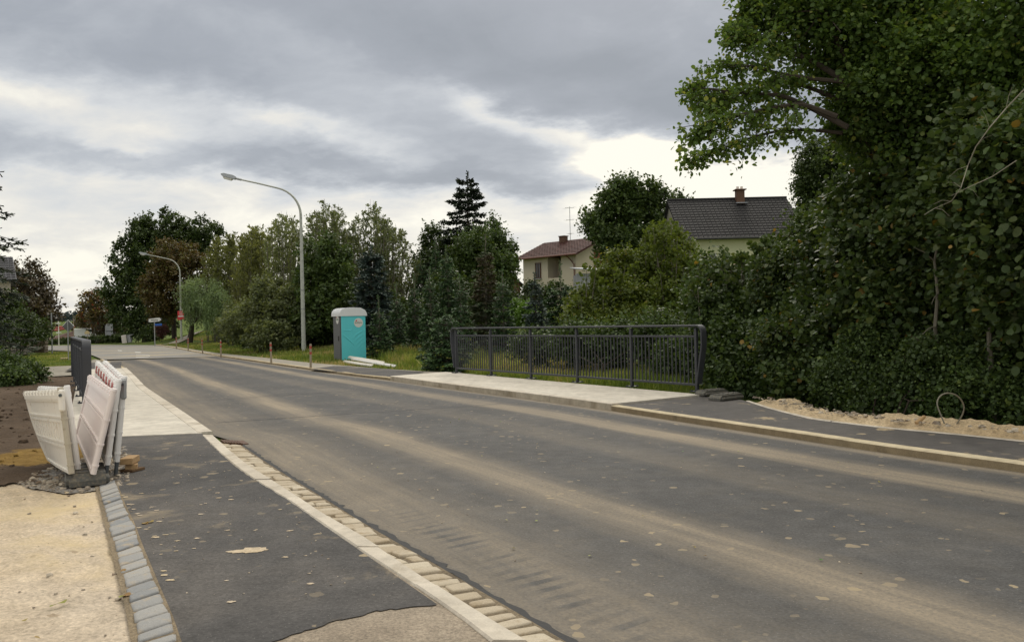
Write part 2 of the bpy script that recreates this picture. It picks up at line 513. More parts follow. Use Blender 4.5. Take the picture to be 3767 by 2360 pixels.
def soil_mat():
    m_, nt, b = newmat('dark_soil')
    p = pos(nt)
    c = nt.ramp(nt.noise(p, 1.1, 7, 0.62), [(0.3, (.075, .052, .034)), (0.55, (.112, .079, .054)), (0.75, (.165, .12, .085))])
    # yellow clay spilled at the edge of the bank
    cc = at(195, 1690, 0.0)
    sb = nt.n('ShaderNodeVectorMath', operation='SUBTRACT')
    nt.put(sb.inputs[0], p)
    sb.inputs[1].default_value = (cc.x, cc.y, 0)
    mp_ = nt.n('ShaderNodeMapping')
    nt.put(mp_.inputs['Vector'], sb.outputs[0])
    mp_.inputs['Scale'].default_value = (1 / .62, 1 / 1.3, 0)
    mp_.inputs['Rotation'].default_value = (0, 0, R_(-24))
    ln = nt.n('ShaderNodeVectorMath', operation='LENGTH')
    nt.put(ln.inputs[0], mp_.outputs[0])
    clay = nt.remap(nt.m('ADD', ln.outputs['Value'], nt.m('MULTIPLY', nt.m('SUBTRACT', nt.noise(p, 2.6, 6, .65), .5), 1.5)), .7, .95, 1, 0, True)
    c = nt.mix(clay, c, nt.ramp(nt.noise(p, 6, 5, .6), [(.3, (.17, .10, .025)), (.7, (.31, .20, .06))]))
    c = nt.mix(1, c, nt.ramp(nt.noise(p, 45, 4, .7), [(.25, .7), (.75, 1.3)]), 'MULTIPLY')
    nt.put(b.inputs['Base Color'], c)
    b.inputs['Roughness'].default_value = 0.95
    b.inputs['Specular IOR Level'].default_value = 0.15
    bm_ = nt.n('ShaderNodeBump')
    bm_.inputs['Strength'].default_value = 1.0
    bm_.inputs['Distance'].default_value = 0.03
    nt.put(bm_.inputs['Height'], nt.noise(p, 22, 6, .7))
    nt.put(b.inputs['Normal'], bm_.outputs[0])
    return m_
M['soil'] = soil_mat()

def stone_mat(name, a, b_, dust):
    m_, nt, b = newmat(name)
    p = pos(nt)
    at_ = nt.n('ShaderNodeAttribute', attribute_name='tone')
    c = nt.ramp(at_.outputs['Fac'], [(0.0, a), (1.0, b_)])
    c = nt.mix(nt.remap(nt.noise(p, 9, 6, .65), .5, .72, 0, .85, True), c, dust)
    c = nt.mix(1, c, nt.ramp(nt.noise(p, 130, 3, .7), [(.25, .8), (.75, 1.2)]), 'MULTIPLY')
    nt.put(b.inputs['Base Color'], c)
    b.inputs['Roughness'].default_value = 0.8
    bm_ = nt.n('ShaderNodeBump')
    bm_.inputs['Strength'].default_value = 0.6
    bm_.inputs['Distance'].default_value = 0.01
    nt.put(bm_.inputs['Height'], nt.noise(p, 40, 5, .65))
    nt.put(b.inputs['Normal'], bm_.outputs[0])
    return m_
M['granite'] = stone_mat('granite_setts', (.23, .235, .24), (.37, .355, .33), (.42, .34, .235))
M['sandsett'] = stone_mat('sandy_setts', (.40, .325, .225), (.54, .47, .36), (.33, .25, .15))

M['rail'] = plain('anthracite_metal', (.050, .052, .060), rough=.5, var=.2, scale=3, metal=.0, bump=.08, bscale=200)
M['galv'] = plain('galvanised_steel', (.36, .37, .37), rough=.5, var=.12, scale=9, metal=.35)
M['lamp'] = plain('lamp_post_paint', (.46, .47, .42), rough=.55, var=.14, scale=3, dirt=(.25, .26, .2), dirt_amt=.4)
M['lamphead'] = plain('lamp_housing', (.42, .44, .46), rough=.45, var=.08)
M['lens'] = plain('lamp_lens', (.70, .68, .60), rough=.25, var=.05)
M['tar'] = plain('tar_joint', (.035, .034, .034), rough=.8, var=.3, scale=20, bump=.5)
M['white'] = plain('white_plastic', (.88, .86, .83), rough=.45, var=.03, scale=3, dirt=(.60, .53, .45), dirt_amt=.0)
M['cream'] = plain('dirty_cream_plastic', (.84, .80, .72), rough=.5, var=.05, scale=3, dirt=(.52, .44, .32), dirt_amt=.2)
M['pink'] = plain('faded_pinkish_plastic', (.84, .755, .725), rough=.5, var=.05, scale=3, dirt=(.66, .48, .44), dirt_amt=.0)
M['oldpost'] = plain('weathered_cream_post', (.50, .45, .35), rough=.6, var=.1, scale=6, dirt=(.30, .25, .17), dirt_amt=.3)
M['red'] = plain('red_reflective', (.40, .06, .045), rough=.4, var=.12)
M['rubber'] = plain('recycled_rubber', (.105, .105, .095), rough=.9, var=.25, scale=14, bump=.5, bscale=90, dirt=(.24, .20, .14), dirt_amt=.7)
M['darkpipe'] = plain('dark_pipe', (.085, .095, .10), rough=.5, var=.1)
M['wood'] = plain('sawn_wood', (.42, .27, .13), rough=.8, var=.2, scale=12, bump=.3)
M['wooddark'] = plain('rotten_wood', (.13, .075, .035), rough=.9, var=.3, scale=15, bump=.6)
M['teal'] = plain('turquoise_plastic', (.13, .66, .72), rough=.45, var=.05, scale=3)
M['tealdark'] = plain('turquoise_groove', (.045, .37, .38), rough=.5, var=.05)
M['grey'] = plain('grey_plastic', (.13, .13, .135), rough=.55, var=.08)
M['roofw'] = plain('white_roof_plastic', (.78, .79, .80), rough=.4, var=.03)
M['redp'] = plain('red_paint', (.60, .035, .04), rough=.4, var=.08)
M['greenp'] = plain('dark_green_print', (.04, .16, .08), rough=.5)
M['pale'] = plain('pale_print', (.80, .70, .60), rough=.5)
M['signw'] = plain('white_sign', (.75, .75, .72), rough=.4, var=.04)
M['black'] = plain('black_print', (.02, .02, .02), rough=.5)
M['blue'] = plain('blue_enamel', (.03, .12, .45), rough=.35)
M['post'] = plain('weathered_post', (.30, .245, .17), rough=.8, var=.2, scale=14)
M['bark'] = plain('bark', (.055, .042, .03), rough=.95, var=.35, scale=9, bump=.8, bscale=30)
M['barkl'] = plain('light_bark', (.15, .135, .10), rough=.95, var=.3, scale=9, bump=.6, bscale=30)
M['twigpale'] = plain('pale_twig', (.25, .225, .17), rough=.9, var=.2, scale=9)
M['stucco'] = plain('beige_stucco', (.66, .58, .45), rough=.95, var=.05, scale=1.2, bump=.3, bscale=40)
M['stuccoy'] = plain('pale_yellow_stucco', (.62, .62, .39), rough=.95, var=.04, scale=1.2)
M['gable'] = plain('dull_gable_render', (.30, .28, .22), rough=.95, var=.08, scale=1.2)
M['glass'] = plain('window_glass', (.03, .035, .04), rough=.12, var=.1, spec=.7)
M['frame'] = plain('white_frame', (.62, .61, .58), rough=.5, var=.03)
M['brownw'] = plain('brown_timber', (.11, .055, .03), rough=.7, var=.2)
M['brownwall'] = plain('red_brown_boards', (.27, .095, .05), rough=.8, var=.15)
M['gutter'] = plain('copper_gutter', (.17, .065, .045), rough=.5, var=.1)
M['metals'] = plain('sheet_metal', (.40, .42, .46), rough=.5, var=.05, metal=.2)
M['metalw'] = plain('corrugated_wall', (.38, .38, .41), rough=.6, var=.05)
M['marking'] = plain('road_paint', (.62, .60, .55), rough=.7, var=.1, dirt=(.3, .28, .24), dirt_amt=.6)
M['ochre'] = plain('ochre_stone', (.50, .41, .22), rough=.9, var=.2, bump=.5)
M['hose'] = plain('grey_hose', (.20, .18, .13), rough=.6, var=.15)
M['pile'] = plain('cut_brush', (.16, .09, .05), rough=.95, var=.3)

def tile_mat(name, col, sx, sz):
    """roof tiles: rows and columns in object space"""
    m_, nt, b = newmat(name)
    uvn = pos(nt, False)
    br = nt.n('ShaderNodeTexBrick')
    nt.put(br.inputs['Vector'], uvn)
    br.offset = 0.0
    br.inputs['Scale'].default_value = 1.0
    br.inputs['Brick Width'].default_value = sx
    br.inputs['Row Height'].default_value = sz
    br.inputs['Mortar Size'].default_value = 0.03
    br.inputs['Mortar Smooth'].default_value = 0.6
    br.inputs['Color1'].default_value = (*[c * .85 for c in col], 1)
    br.inputs['Color2'].default_value = (*[c * 1.15 for c in col], 1)
    br.inputs['Mortar'].default_value = (*[c * .3 for c in col], 1)
    c = nt.mix(1, br.outputs[0], nt.ramp(nt.noise(pos(nt), .8, 5, .6), [(.3, .8), (.7, 1.25)]), 'MULTIPLY')
    nt.put(b.inputs['Base Color'], c)
    b.inputs['Roughness'].default_value = .7
    b.inputs['Specular IOR Level'].default_value = .3
    bm_ = nt.n('ShaderNodeBump')
    bm_.inputs['Strength'].default_value = .8
    bm_.inputs['Distance'].default_value = .04
    nt.put(bm_.inputs['Height'], nt.m('SUBTRACT', 1, br.outputs[1]))
    nt.put(b.inputs['Normal'], bm_.outputs[0])
    return m_
M['tiled'] = tile_mat('dark_roof_tiles', (.060, .056, .060), .3, .36)
M['tiler'] = tile_mat('red_brown_roof_tiles', (.25, .088, .068), .3, .36)
M['tileg'] = tile_mat('grey_roof_tiles', (.16, .16, .175), .33, .4)
M['tileb'] = tile_mat('rusty_roof_tiles', (.12, .065, .045), .3, .36)


def leaf_mat(name, stops, trans=.3, rough=.5):
    m_, nt, b = newmat(name)
    at_ = nt.n('ShaderNodeAttribute', attribute_name='tone')
    c = nt.ramp(at_.outputs['Fac'], stops)
    c = nt.mix(1, c, nt.ramp(nt.noise(pos(nt), .55, 4, .55), [(.3, .95), (.7, 1.75)]), 'MULTIPLY')
    nt.put(b.inputs['Base Color'], c)
    b.inputs['Roughness'].default_value = rough
    b.inputs['Specular IOR Level'].default_value = .35
    tr = nt.n('ShaderNodeBsdfTranslucent')
    nt.put(tr.inputs[0], nt.mix(1, c, (1.25, 1.2, .6), 'MULTIPLY'))
    mx = nt.n('ShaderNodeMixShader')
    mx.inputs[0].default_value = trans
    out = m_.node_tree.nodes['Material Output']
    m_.node_tree.links.new(b.outputs[0], mx.inputs[1])
    m_.node_tree.links.new(tr.outputs[0], mx.inputs[2])
    m_.node_tree.links.new(mx.outputs[0], out.inputs[0])
    return m_
L = {}
L['hazel'] = leaf_mat('hazel_leaves', [(0, (.028, .048, .014)), (.5, (.050, .080, .022)), (.93, (.085, .105, .030)), (.99, (.11, .12, .03)), (1, (.20, .13, .03))], .32)
L['hazely'] = leaf_mat('yellowgreen_leaves', [(0, (.050, .070, .012)), (.5, (.085, .115, .020)), (.9, (.13, .155, .030)), (1, (.20, .18, .04))], .38)
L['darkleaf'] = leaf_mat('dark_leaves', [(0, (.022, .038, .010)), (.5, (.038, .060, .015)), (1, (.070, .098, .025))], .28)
L['vine'] = leaf_mat('vine_leaves', [(0, (.028, .048, .014)), (.5, (.046, .074, .021)), (.9, (.080, .118, .034)), (1, (.13, .17, .045))], .3)
L['linden'] = leaf_mat('overhang_leaves', [(0, (.042, .074, .018)), (.5, (.074, .122, .028)), (.93, (.125, .172, .042)), (1, (.19, .20, .05))], .45)
L['walnut'] = leaf_mat('walnut_leaves', [(0, (.030, .052, .014)), (.5, (.050, .080, .020)), (1, (.085, .115, .030))], .3)
L['chestnut'] = leaf_mat('browned_leaves', [(0, (.052, .036, .012)), (.4, (.086, .057, .018)), (.65, (.088, .076, .022)), (1, (.085, .10, .024))], .25)
L['chestnutd'] = leaf_mat('dark_browned_leaves', [(0, (.042, .034, .020)), (.6, (.074, .056, .032)), (1, (.070, .074, .030))], .25)
L['sallow'] = leaf_mat('greyish_willow_leaves', [(0, (.068, .084, .038)), (.5, (.110, .132, .060)), (1, (.19, .21, .11))], .45)
L['sallowb'] = leaf_mat('olive_willow_leaves', [(0, (.070, .080, .026)), (.5, (.112, .124, .042)), (1, (.185, .195, .075))], .45)
L['weep'] = leaf_mat('weeping_leaves', [(0, (.10, .14, .062)), (.5, (.15, .205, .095)), (1, (.22, .28, .14))], .35)
L['spruce'] = leaf_mat('spruce_needles', [(0, (.026, .054, .022)), (.5, (.046, .088, .032)), (.9, (.080, .130, .046)), (1, (.12, .17, .06))], .08, .6)
L['spruceb'] = leaf_mat('blue_spruce_needles', [(0, (.030, .050, .042)), (.5, (.052, .076, .064)), (1, (.095, .12, .105))], .08, .6)
L['sprucedark'] = leaf_mat('dark_spruce_needles', [(0, (.012, .020, .012)), (.5, (.022, .034, .018)), (1, (.042, .054, .028))], .05, .6)
L['deadspruce'] = leaf_mat('half_dead_needles', [(0, (.055, .040, .018)), (.25, (.050, .050, .022)), (1, (.042, .068, .026))], .08, .7)
L['bright'] = leaf_mat('bright_leaves', [(0, (.070, .13, .018)), (1, (.11, .20, .03))], .35)
L['redbush'] = leaf_mat('dark_red_leaves', [(0, (.055, .022, .020)), (1, (.10, .045, .032))], .25)
L['rowan'] = leaf_mat('reddening_leaves', [(0, (.060, .062, .020)), (.55, (.10, .080, .030)), (.85, (.15, .055, .035)), (.95, (.24, .05, .04)), (1, (.42, .33, .06))], .3)
L['grass'] = leaf_mat('grass_blades', [(0, (.095, .135, .026)), (.5, (.17, .205, .042)), (.75, (.245, .235, .07)), (1, (.36, .28, .14))], .3)
L['farwood'] = leaf_mat('far_wood', [(0, (.030, .045, .045)), (1, (.060, .080, .075))], .0, .9)
L['fallen'] = leaf_mat('fallen_leaves', [(0, (.05, .13, .02)), (.4, (.20, .19, .04)), (1, (.22, .12, .05))], .2)

# ------------------------------------------------------------------ ground, road, pavements
_rng = np.random.RandomState(3)
_lat = _rng.rand(64, 64, 8)
def vnoise(x, y, k=0):
    xi, yi = np.floor(x).astype(int), np.floor(y).astype(int)
    fx, fy = ss(x - xi), ss(y - yi)
    g = lambda a, b: _lat[a % 64, b % 64, k]
    return (g(xi, yi) * (1 - fx) + g(xi + 1, yi) * fx) * (1 - fy) + (g(xi, yi + 1) * (1 - fx) + g(xi + 1, yi + 1) * fx) * fy
def fbm(x, y, sc, oct=4, k=0):
    s_, a, t = 0, 1, 0
    for i in range(oct):
        s_ = s_ + a * vnoise(x * sc + 7.3 * i, y * sc + 3.1 * i, (k + i) % 8)
        t += a
        a *= .55
        sc *= 2.1
    return s_ / t
def resample(P, n):
    P = np.array([(p[0], p[1]) for p in P], float)
    d = np.r_[0, np.cumsum(np.hypot(*np.diff(P, axis=0).T))]
    t = np.linspace(0, d[-1], n)
    return np.c_[np.interp(t, d, P[:, 0]), np.interp(t, d, P[:, 1])], t
def pxs(l, z=0.0):
    return [at(u, v, z) for u, v in l]
def grid_faces(a, b):
    i = np.arange(a * b).reshape(a, b)
    return np.stack([i[:-1, :-1].ravel(), i[:-1, 1:].ravel(), i[1:, 1:].ravel(), i[1:, :-1].ravel()], 1)
def ribbon(name, A, B, na, nb, z, mat, kind='structure', follow=False, parent=None):
    a, t = resample(A, na)
    b, _ = resample(B, na)
    k = np.linspace(0, 1, nb)
    XY = a[:, None, :] * (1 - k[None, :, None]) + b[:, None, :] * k[None, :, None]
    XY = XY.reshape(-1, 2)
    Z = (gz(XY[:, 0], XY[:, 1]) + z) if follow else np.full(len(XY), z)
    uv = np.stack([np.repeat(t, nb), np.tile(k, na)], 1)
    V = np.c_[XY, Z]
    Fc = grid_faces(na, nb)
    p = V[Fc[0]]
    if np.cross(p[1] - p[0], p[2] - p[0])[2] < 0:
        Fc = Fc[:, ::-1]
    o = np_mesh(name, V, Fc, mat, parent, uv=uv)
    if kind: o['kind'] = kind
    return o
def sheet(name, pts, z, mat, zb=None):
    mb = MB()
    top = [Vector((p[0], p[1], z)) for p in pts]
    ar = sum(top[i - 1].x * top[i].y - top[i].x * top[i - 1].y for i in range(len(top)))
    if ar < 0: top.reverse()
    mb.poly(top)
    if zb is not None:
        n = len(top)
        for i in range(n):
            a, b = top[i], top[(i + 1) % n]
            mb.poly([(a.x, a.y, zb), (b.x, b.y, zb), b, a])
    o = mb.build(name, mat)
    o['kind'] = 'structure'
    return o
def inside(X, Y, poly):
    r = np.zeros(X.shape, bool)
    n = len(poly)
    for i in range(n):
        x1, y1 = poly[i][0], poly[i][1]
        x2, y2 = poly[i - 1][0], poly[i - 1][1]
        c = ((y1 > Y) != (y2 > Y)) & (X < (x2 - x1) * (Y - y1) / (y2 - y1 + 1e-12) + x1)
        r ^= c
    return r
def field_sheet(name, poly, step, zf, mat):
    xs = np.arange(min(p[0] for p in poly), max(p[0] for p in poly) + step, step)
    ys = np.arange(min(p[1] for p in poly), max(p[1] for p in poly) + step, step)
    X, Y = np.meshgrid(xs, ys, indexing='ij')
    Fc = grid_faces(*X.shape)
    cx, cy = X.ravel()[Fc].mean(1), Y.ravel()[Fc].mean(1)
    Fc = Fc[inside(cx, cy, poly)][:, ::-1]
    V = np.c_[X.ravel(), Y.ravel(), zf(X, Y).ravel()]
    used = np.unique(Fc)
    mp_ = np.full(len(V), -1)
    mp_[used] = np.arange(len(used))
    o = np_mesh(name, V[used], mp_[Fc], mat, smooth=True)
    o['kind'] = 'structure'
    return o

# ground sheet to the horizon
tx = np.linspace(-1, 1, 240)
ty = np.linspace(0, 1, 300)
gx = np.sinh(tx * 4.2) / np.sinh(4.2) * 900
gy = -25 + np.expm1(ty * 4.6) / np.expm1(4.6) * 2200
X, Y = np.meshgrid(gx, gy, indexing='ij')
Zg = gz(X, Y) + 0.10 * (fbm(X, Y, .35) - .95) * ss((Y - 25) / 8)
g = np_mesh('ground', np.c_[X.ravel(), Y.ravel(), Zg.ravel()], grid_faces(*X.shape)[:, ::-1], M['grassg'], smooth=True)
g['kind'] = 'structure'

kerbL = [(744, 1600), (804, 1660), (870, 1718), (955, 1776), (1056, 1834), (1156, 1907), (1277, 1990), (1410, 2078), (1515, 2141), (1614, 2218), (1747, 2295), (1796, 2351)]
kerbR = [(784, 1600), (905, 1706), (1005, 1766), (1106, 1831), (1200, 1897), (1340, 1973), (1466, 2060), (1564, 2127), (1705, 2211), (1810, 2288), (1929, 2351)]
gutR = [(870, 1625), (955, 1685), (1056, 1751), (1156, 1811), (1200, 1839), (1312, 1910), (1431, 1980), (1592, 2071), (1747, 2162), (1873, 2239), (2006, 2316), (2062, 2351)]
rk = [(3767, 1738), (3451, 1696), (3171, 1654), (2891, 1608), (2561, 1559), (2400, 1535), (2255, 1510), (1971, 1470), (1733, 1440), (1557, 1416), (1438, 1398), (1276, 1380), (1133, 1359), (996, 1339), (808, 1311)]
granL = [(367, 1786), (390, 1861), (412, 1942), (442, 2052), (473, 2153), (503, 2269), (518, 2354)]
granR = [(397, 1756), (417, 1766), (447, 1851), (483, 1927), (508, 2002), (543, 2088), (578, 2178), (618, 2269), (643, 2354)]
def smooth_line(P, n=40, k=3):
    a, _ = resample(P, n)
    for _ in range(k):
        a[1:-1] = (a[:-2] + 2 * a[1:-1] + a[2:]) / 4
    return [Vector((p[0], p[1], 0)) for p in a]
ext = lambda P, d: P + [P[-1] + (P[-1] - P[-4]).normalized() * d]
KL = ext(smooth_line(pxs(kerbL, .1)), 9)
KR = ext(smooth_line(pxs(kerbR, .1)), 9)
GR = ext(smooth_line(pxs(gutR, 0)), 9)
RK = smooth_line(pxs(rk, 0), 80, 4)
RK = [RK[0] + (RK[0] - RK[5]).normalized() * 9] + RK
DL = smooth_line(pxs([(784, 1600), (650, 1506), (535, 1428), (500, 1389), (458, 1350), (378, 1322)], 0.06), 40, 2)
roadL = DL[::-1][:-1] + GR
_LU = resample(roadL, 50)[1][-1]
roadR = RK[::-1]
# far end first; near end last
ribbon('road', roadL, roadR, 260, 24, 0.0, M['road'])
old = [(378, 1322), (345, 1308), (300, 1293), (160, 1287), (-300, 1302), (-300, 1280), (170, 1271), (343, 1267.5), (461, 1268), (572, 1269), (642, 1280), (711, 1294), (808, 1311)]
sheet('old_road_surface', pxs(old), 0.004, M['oldroad'])
sheet('side_path', pxs([(120, 1352), (275, 1345), (350, 1322), (450, 1340), (420, 1390), (300, 1380), (60, 1392), (-200, 1400), (-200, 1360)]), 0.02, M['path'])
# pavement asphalt, left
near = at(640, 2354, .1)
gR = smooth_line(pxs(granR, .1))
poly = pxs([(447, 1603), (744, 1592)], .1) + KL[1:29] + pxs([(1614, 2218), (1500, 2232), (1360, 2248), (1200, 2292), (1080, 2330), (960, 2375), (800, 2440)], .1) + [gR[-1] + Vector((.25, -.6, 0))] + gR[::-1]
def rough(P, amp=.018, step=.05):
    out = []
    for i in range(len(P) - 1):
        n = max(1, int((P[i + 1] - P[i]).length / step))
        for k in range(n):
            q = P[i].lerp(P[i + 1], k / n)
            out.append(q + Vector((random.uniform(-amp, amp), random.uniform(-amp, amp), 0)))
    return out + [P[-1]]
edge = rough(smooth_line(pxs([(1614, 2218), (1500, 2232), (1360, 2248), (1200, 2292), (1080, 2330), (960, 2375), (800, 2440)], .1), 30, 2))
poly = pxs([(447, 1603), (744, 1592)], .1) + rough(KL[1:29], .006, .07) + edge + [gR[-1] + Vector((.25, -.6, 0))] + rough(gR[::-1], .010, .06)
sheet('sidewalk', poly, 0.10, M['walk'])
sheet('worn_pavement', [gR[-1] + Vector((.02, .25, 0)), at(680, 2290, .1), at(1200, 2230, .1), KL[27] + Vector((0, 0.0, 0))] + KL[28:] + [Vector((1.5, -5, 0)), gR[-1] + (gR[-1] - gR[-6]).normalized() * 9.5], 0.094, M['oldpave'])
# bridge pavement, left
dk = pxs([(447, 1603), (744, 1592)], .11)
DLi = [p + Vector((-.19, -.08, 0)) for p in DL[:26]]
sheet('bridge_pavement', [Vector((-6.15, 11.72, 0))] + dk[1:] + DLi[1:] + [DLi[-1] + Vector((-1.45, -.3, 0)), Vector((-8.15, 15.5, 0))], 0.112, M['deck'], zb=-.3)
sheet('sidewalk_beyond_bridge', [DLi[-1] + Vector((0, 0, 0)), DLi[-1] + Vector((-3.4, 7.4, 0)), DLi[-1] + Vector((-5.0, 6.6, 0)), DLi[-1] + Vector((-1.9, -.5, 0))], 0.08, M['walk'])

def kerb_strip(name, A, B, zt, zb, L_, mat, gap=.008, bev=.012, face=None):
    """stones between inner line A and outer line B"""
    a, t = resample(A, 400)
    b, _ = resample(B, 400)
    mb = MB()
    n = max(1, int(t[-1] / L_))
    for i in range(n):
        s0, s1 = i / n, (i + 1) / n - gap / t[-1]
        q = [s0 + (s1 - s0) * j / 3 for j in range(4)]
        ix = [int(round(x * 399)) for x in q]
        dz = random.uniform(-.004, .004)
        ring = []
        for j, k in enumerate(ix):
            va, vb = Vector((*a[k], 0)), Vector((*b[k], 0))
            w = (vb - va).normalized()
            e = bev
            ring.append([va + Vector((0, 0, zb)), va + Vector((0, 0, zt + dz - e)), va + w * e + Vector((0, 0, zt + dz)), vb - w * e + Vector((0, 0, zt + dz)), vb + Vector((0, 0, zt + dz - e)), vb + Vector((0, 0, zb))])
        vs = [p for r in ring for p in r]
        fs = [(j * 6 + c, j * 6 + c + 1, (j + 1) * 6 + c + 1, (j + 1) * 6 + c) for j in range(3) for c in range(5)]
        fs += [(0, 1, 2, 3, 4, 5), (18, 23, 22, 21, 20, 19)]
        mb.add(vs, fs)
        for j in range(3):
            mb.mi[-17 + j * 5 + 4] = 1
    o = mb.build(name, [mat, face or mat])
    o['kind'] = 'structure'
    return o
def offset(P, d):
    out = []
    for i, p in enumerate(P):
        t = (P[min(i + 1, len(P) - 1)] - P[max(i - 1, 0)])
        t.z = 0
        t.normalize()
        out.append(p + Vector((-t.y, t.x, 0)) * d)
    return out
kerb_strip('kerb', KL, KR, .108, -.05, .98, M['kerb'])
kerb_strip('kerb', DLi, DL[:26], .118, -.05, 1.6, M['kerb'])
kerb_strip('kerb', offset(DL[26:], .14), DL[26:], .08, -.05, 1.0, M['kerbs'])
ic = min(range(len(RK)), key=lambda i: (RK[i] - at(2255, 1510, 0)).length)
il = min(range(len(RK)), key=lambda i: (RK[i] - at(1438, 1398, 0)).length)
RKi = offset(RK, -.17)
if RKi[ic].x < RK[ic].x: RKi = offset(RK, .17)
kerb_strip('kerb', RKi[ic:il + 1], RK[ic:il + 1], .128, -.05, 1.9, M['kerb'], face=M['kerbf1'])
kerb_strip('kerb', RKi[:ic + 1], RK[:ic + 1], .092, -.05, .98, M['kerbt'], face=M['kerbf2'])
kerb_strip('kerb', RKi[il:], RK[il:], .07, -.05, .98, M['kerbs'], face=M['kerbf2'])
# thin sand line along the kerbs is in the road material
back = pxs([(2585, 1450), (1640, 1367)], .125)
sheet('bridge_pavement', RKi[ic:il + 1] + [at(1500, 1378, .12), back[1], back[0]], 0.125, M['deck'], zb=-.4)
rb = [(2570, 1452), (2720, 1466), (2822, 1500), (2982, 1541), (3273, 1576), (3491, 1595), (3767, 1624)]
RB = smooth_line(pxs(rb, .09), 40, 2)
RB.append(RB[-1] + (RB[-1] - RB[-5]).normalized() * 9)
sheet('sidewalk', RB + RKi[:ic + 1], 0.089, M['walk2'])
kerb_strip('pavement_edging', RB[8:], offset(RB[8:], .07), .097, -.02, 1.0, M['kerb'])
far_b = smooth_line(pxs([(1700, 1371), (1480, 1361), (1228, 1341), (1133, 1333), (996, 1317), (800, 1298), (700, 1283), (640, 1273), (572, 1266)], .06), 60, 2)
RKf = RKi[il:] + [at(711, 1294) , at(642, 1280), at(572, 1269)]
ribbon('footpath', RKf, far_b, 80, 4, .062, M['path'])
kerb_strip('kerb', [at(u, v) + Vector((.14, .07, 0)) for u, v in ((808, 1311), (711, 1294), (642, 1280), (572, 1269))], pxs([(808, 1311), (711, 1294), (642, 1280), (572, 1269)]), .07, -.05, 1.0, M['kerbs'])
sheet('pavement_patch', [at(1140, 1357, .07), at(1228, 1345, .07), at(1270, 1346, .07), at(1420, 1356, .07), at(1560, 1368, .07), at(1470, 1389, .07)] + [], 0.070, M['walk'])
# narrow path climbing the lawn
ribbon('lawn_path', pxs([(572, 1270), (667, 1259.5), (697, 1256.5), (745, 1251), (805, 1243)]), [p + Vector((.5, 2.4, 0)) for p in pxs([(572, 1270), (667, 1259.5), (697, 1256.5), (745, 1251), (805, 1243)])], 40, 5, .09, M['path'], follow=True)
# road markings on the old surface
mk = MB()
for (u0, u1, v0, v1) in [(431, 446, 1287, 1290), (495, 516, 1293.5, 1297)]:
    q = [at(u0, v0, .009), at(u1, v0 + .6, .009), at(u1 + 4, v1, .009), at(u0 + 4, v1 - .6, .009)]
    mk.poly(q[::-1])
arc = [(548, 1305.2), (552, 1307.5), (545, 1310), (520, 1312), (500, 1312.6)]
for i in range(len(arc) - 1):
    a, b = arc[i], arc[i + 1]
    mk.poly([at(a[0], a[1], .009), at(b[0], b[1], .009), at(b[0], b[1] + 1.6, .009), at(a[0], a[1] + 1.6, .009)])
mk.poly([at(500, 1304, .009), at(548, 1305.0, .009), at(548, 1306.4, .009), at(500, 1305.4, .009)][::-1])
o = mk.build('road_marking', M['marking'])
o['kind'] = 'structure'
# thin sealed joints across the bridge carriageway
jt = MB()
for A, B in (((800, 1553), (1990, 1474)), ((700, 1475), (1560, 1418))):
    a, b = at(*A, .004), at(*B, .004)
    n = 30
    pts = [a.lerp(b, i / n) + Vector((random.uniform(-.01, .01), random.uniform(-.015, .015), 0)) for i in range(n + 1)]
    for i in range(n):
        w = Vector((.0, .016, 0))
        jt.poly([pts[i] - w, pts[i + 1] - w, pts[i + 1] + w, pts[i] + w])
jt.build('road_joint', M['black'])['kind'] = 'structure'

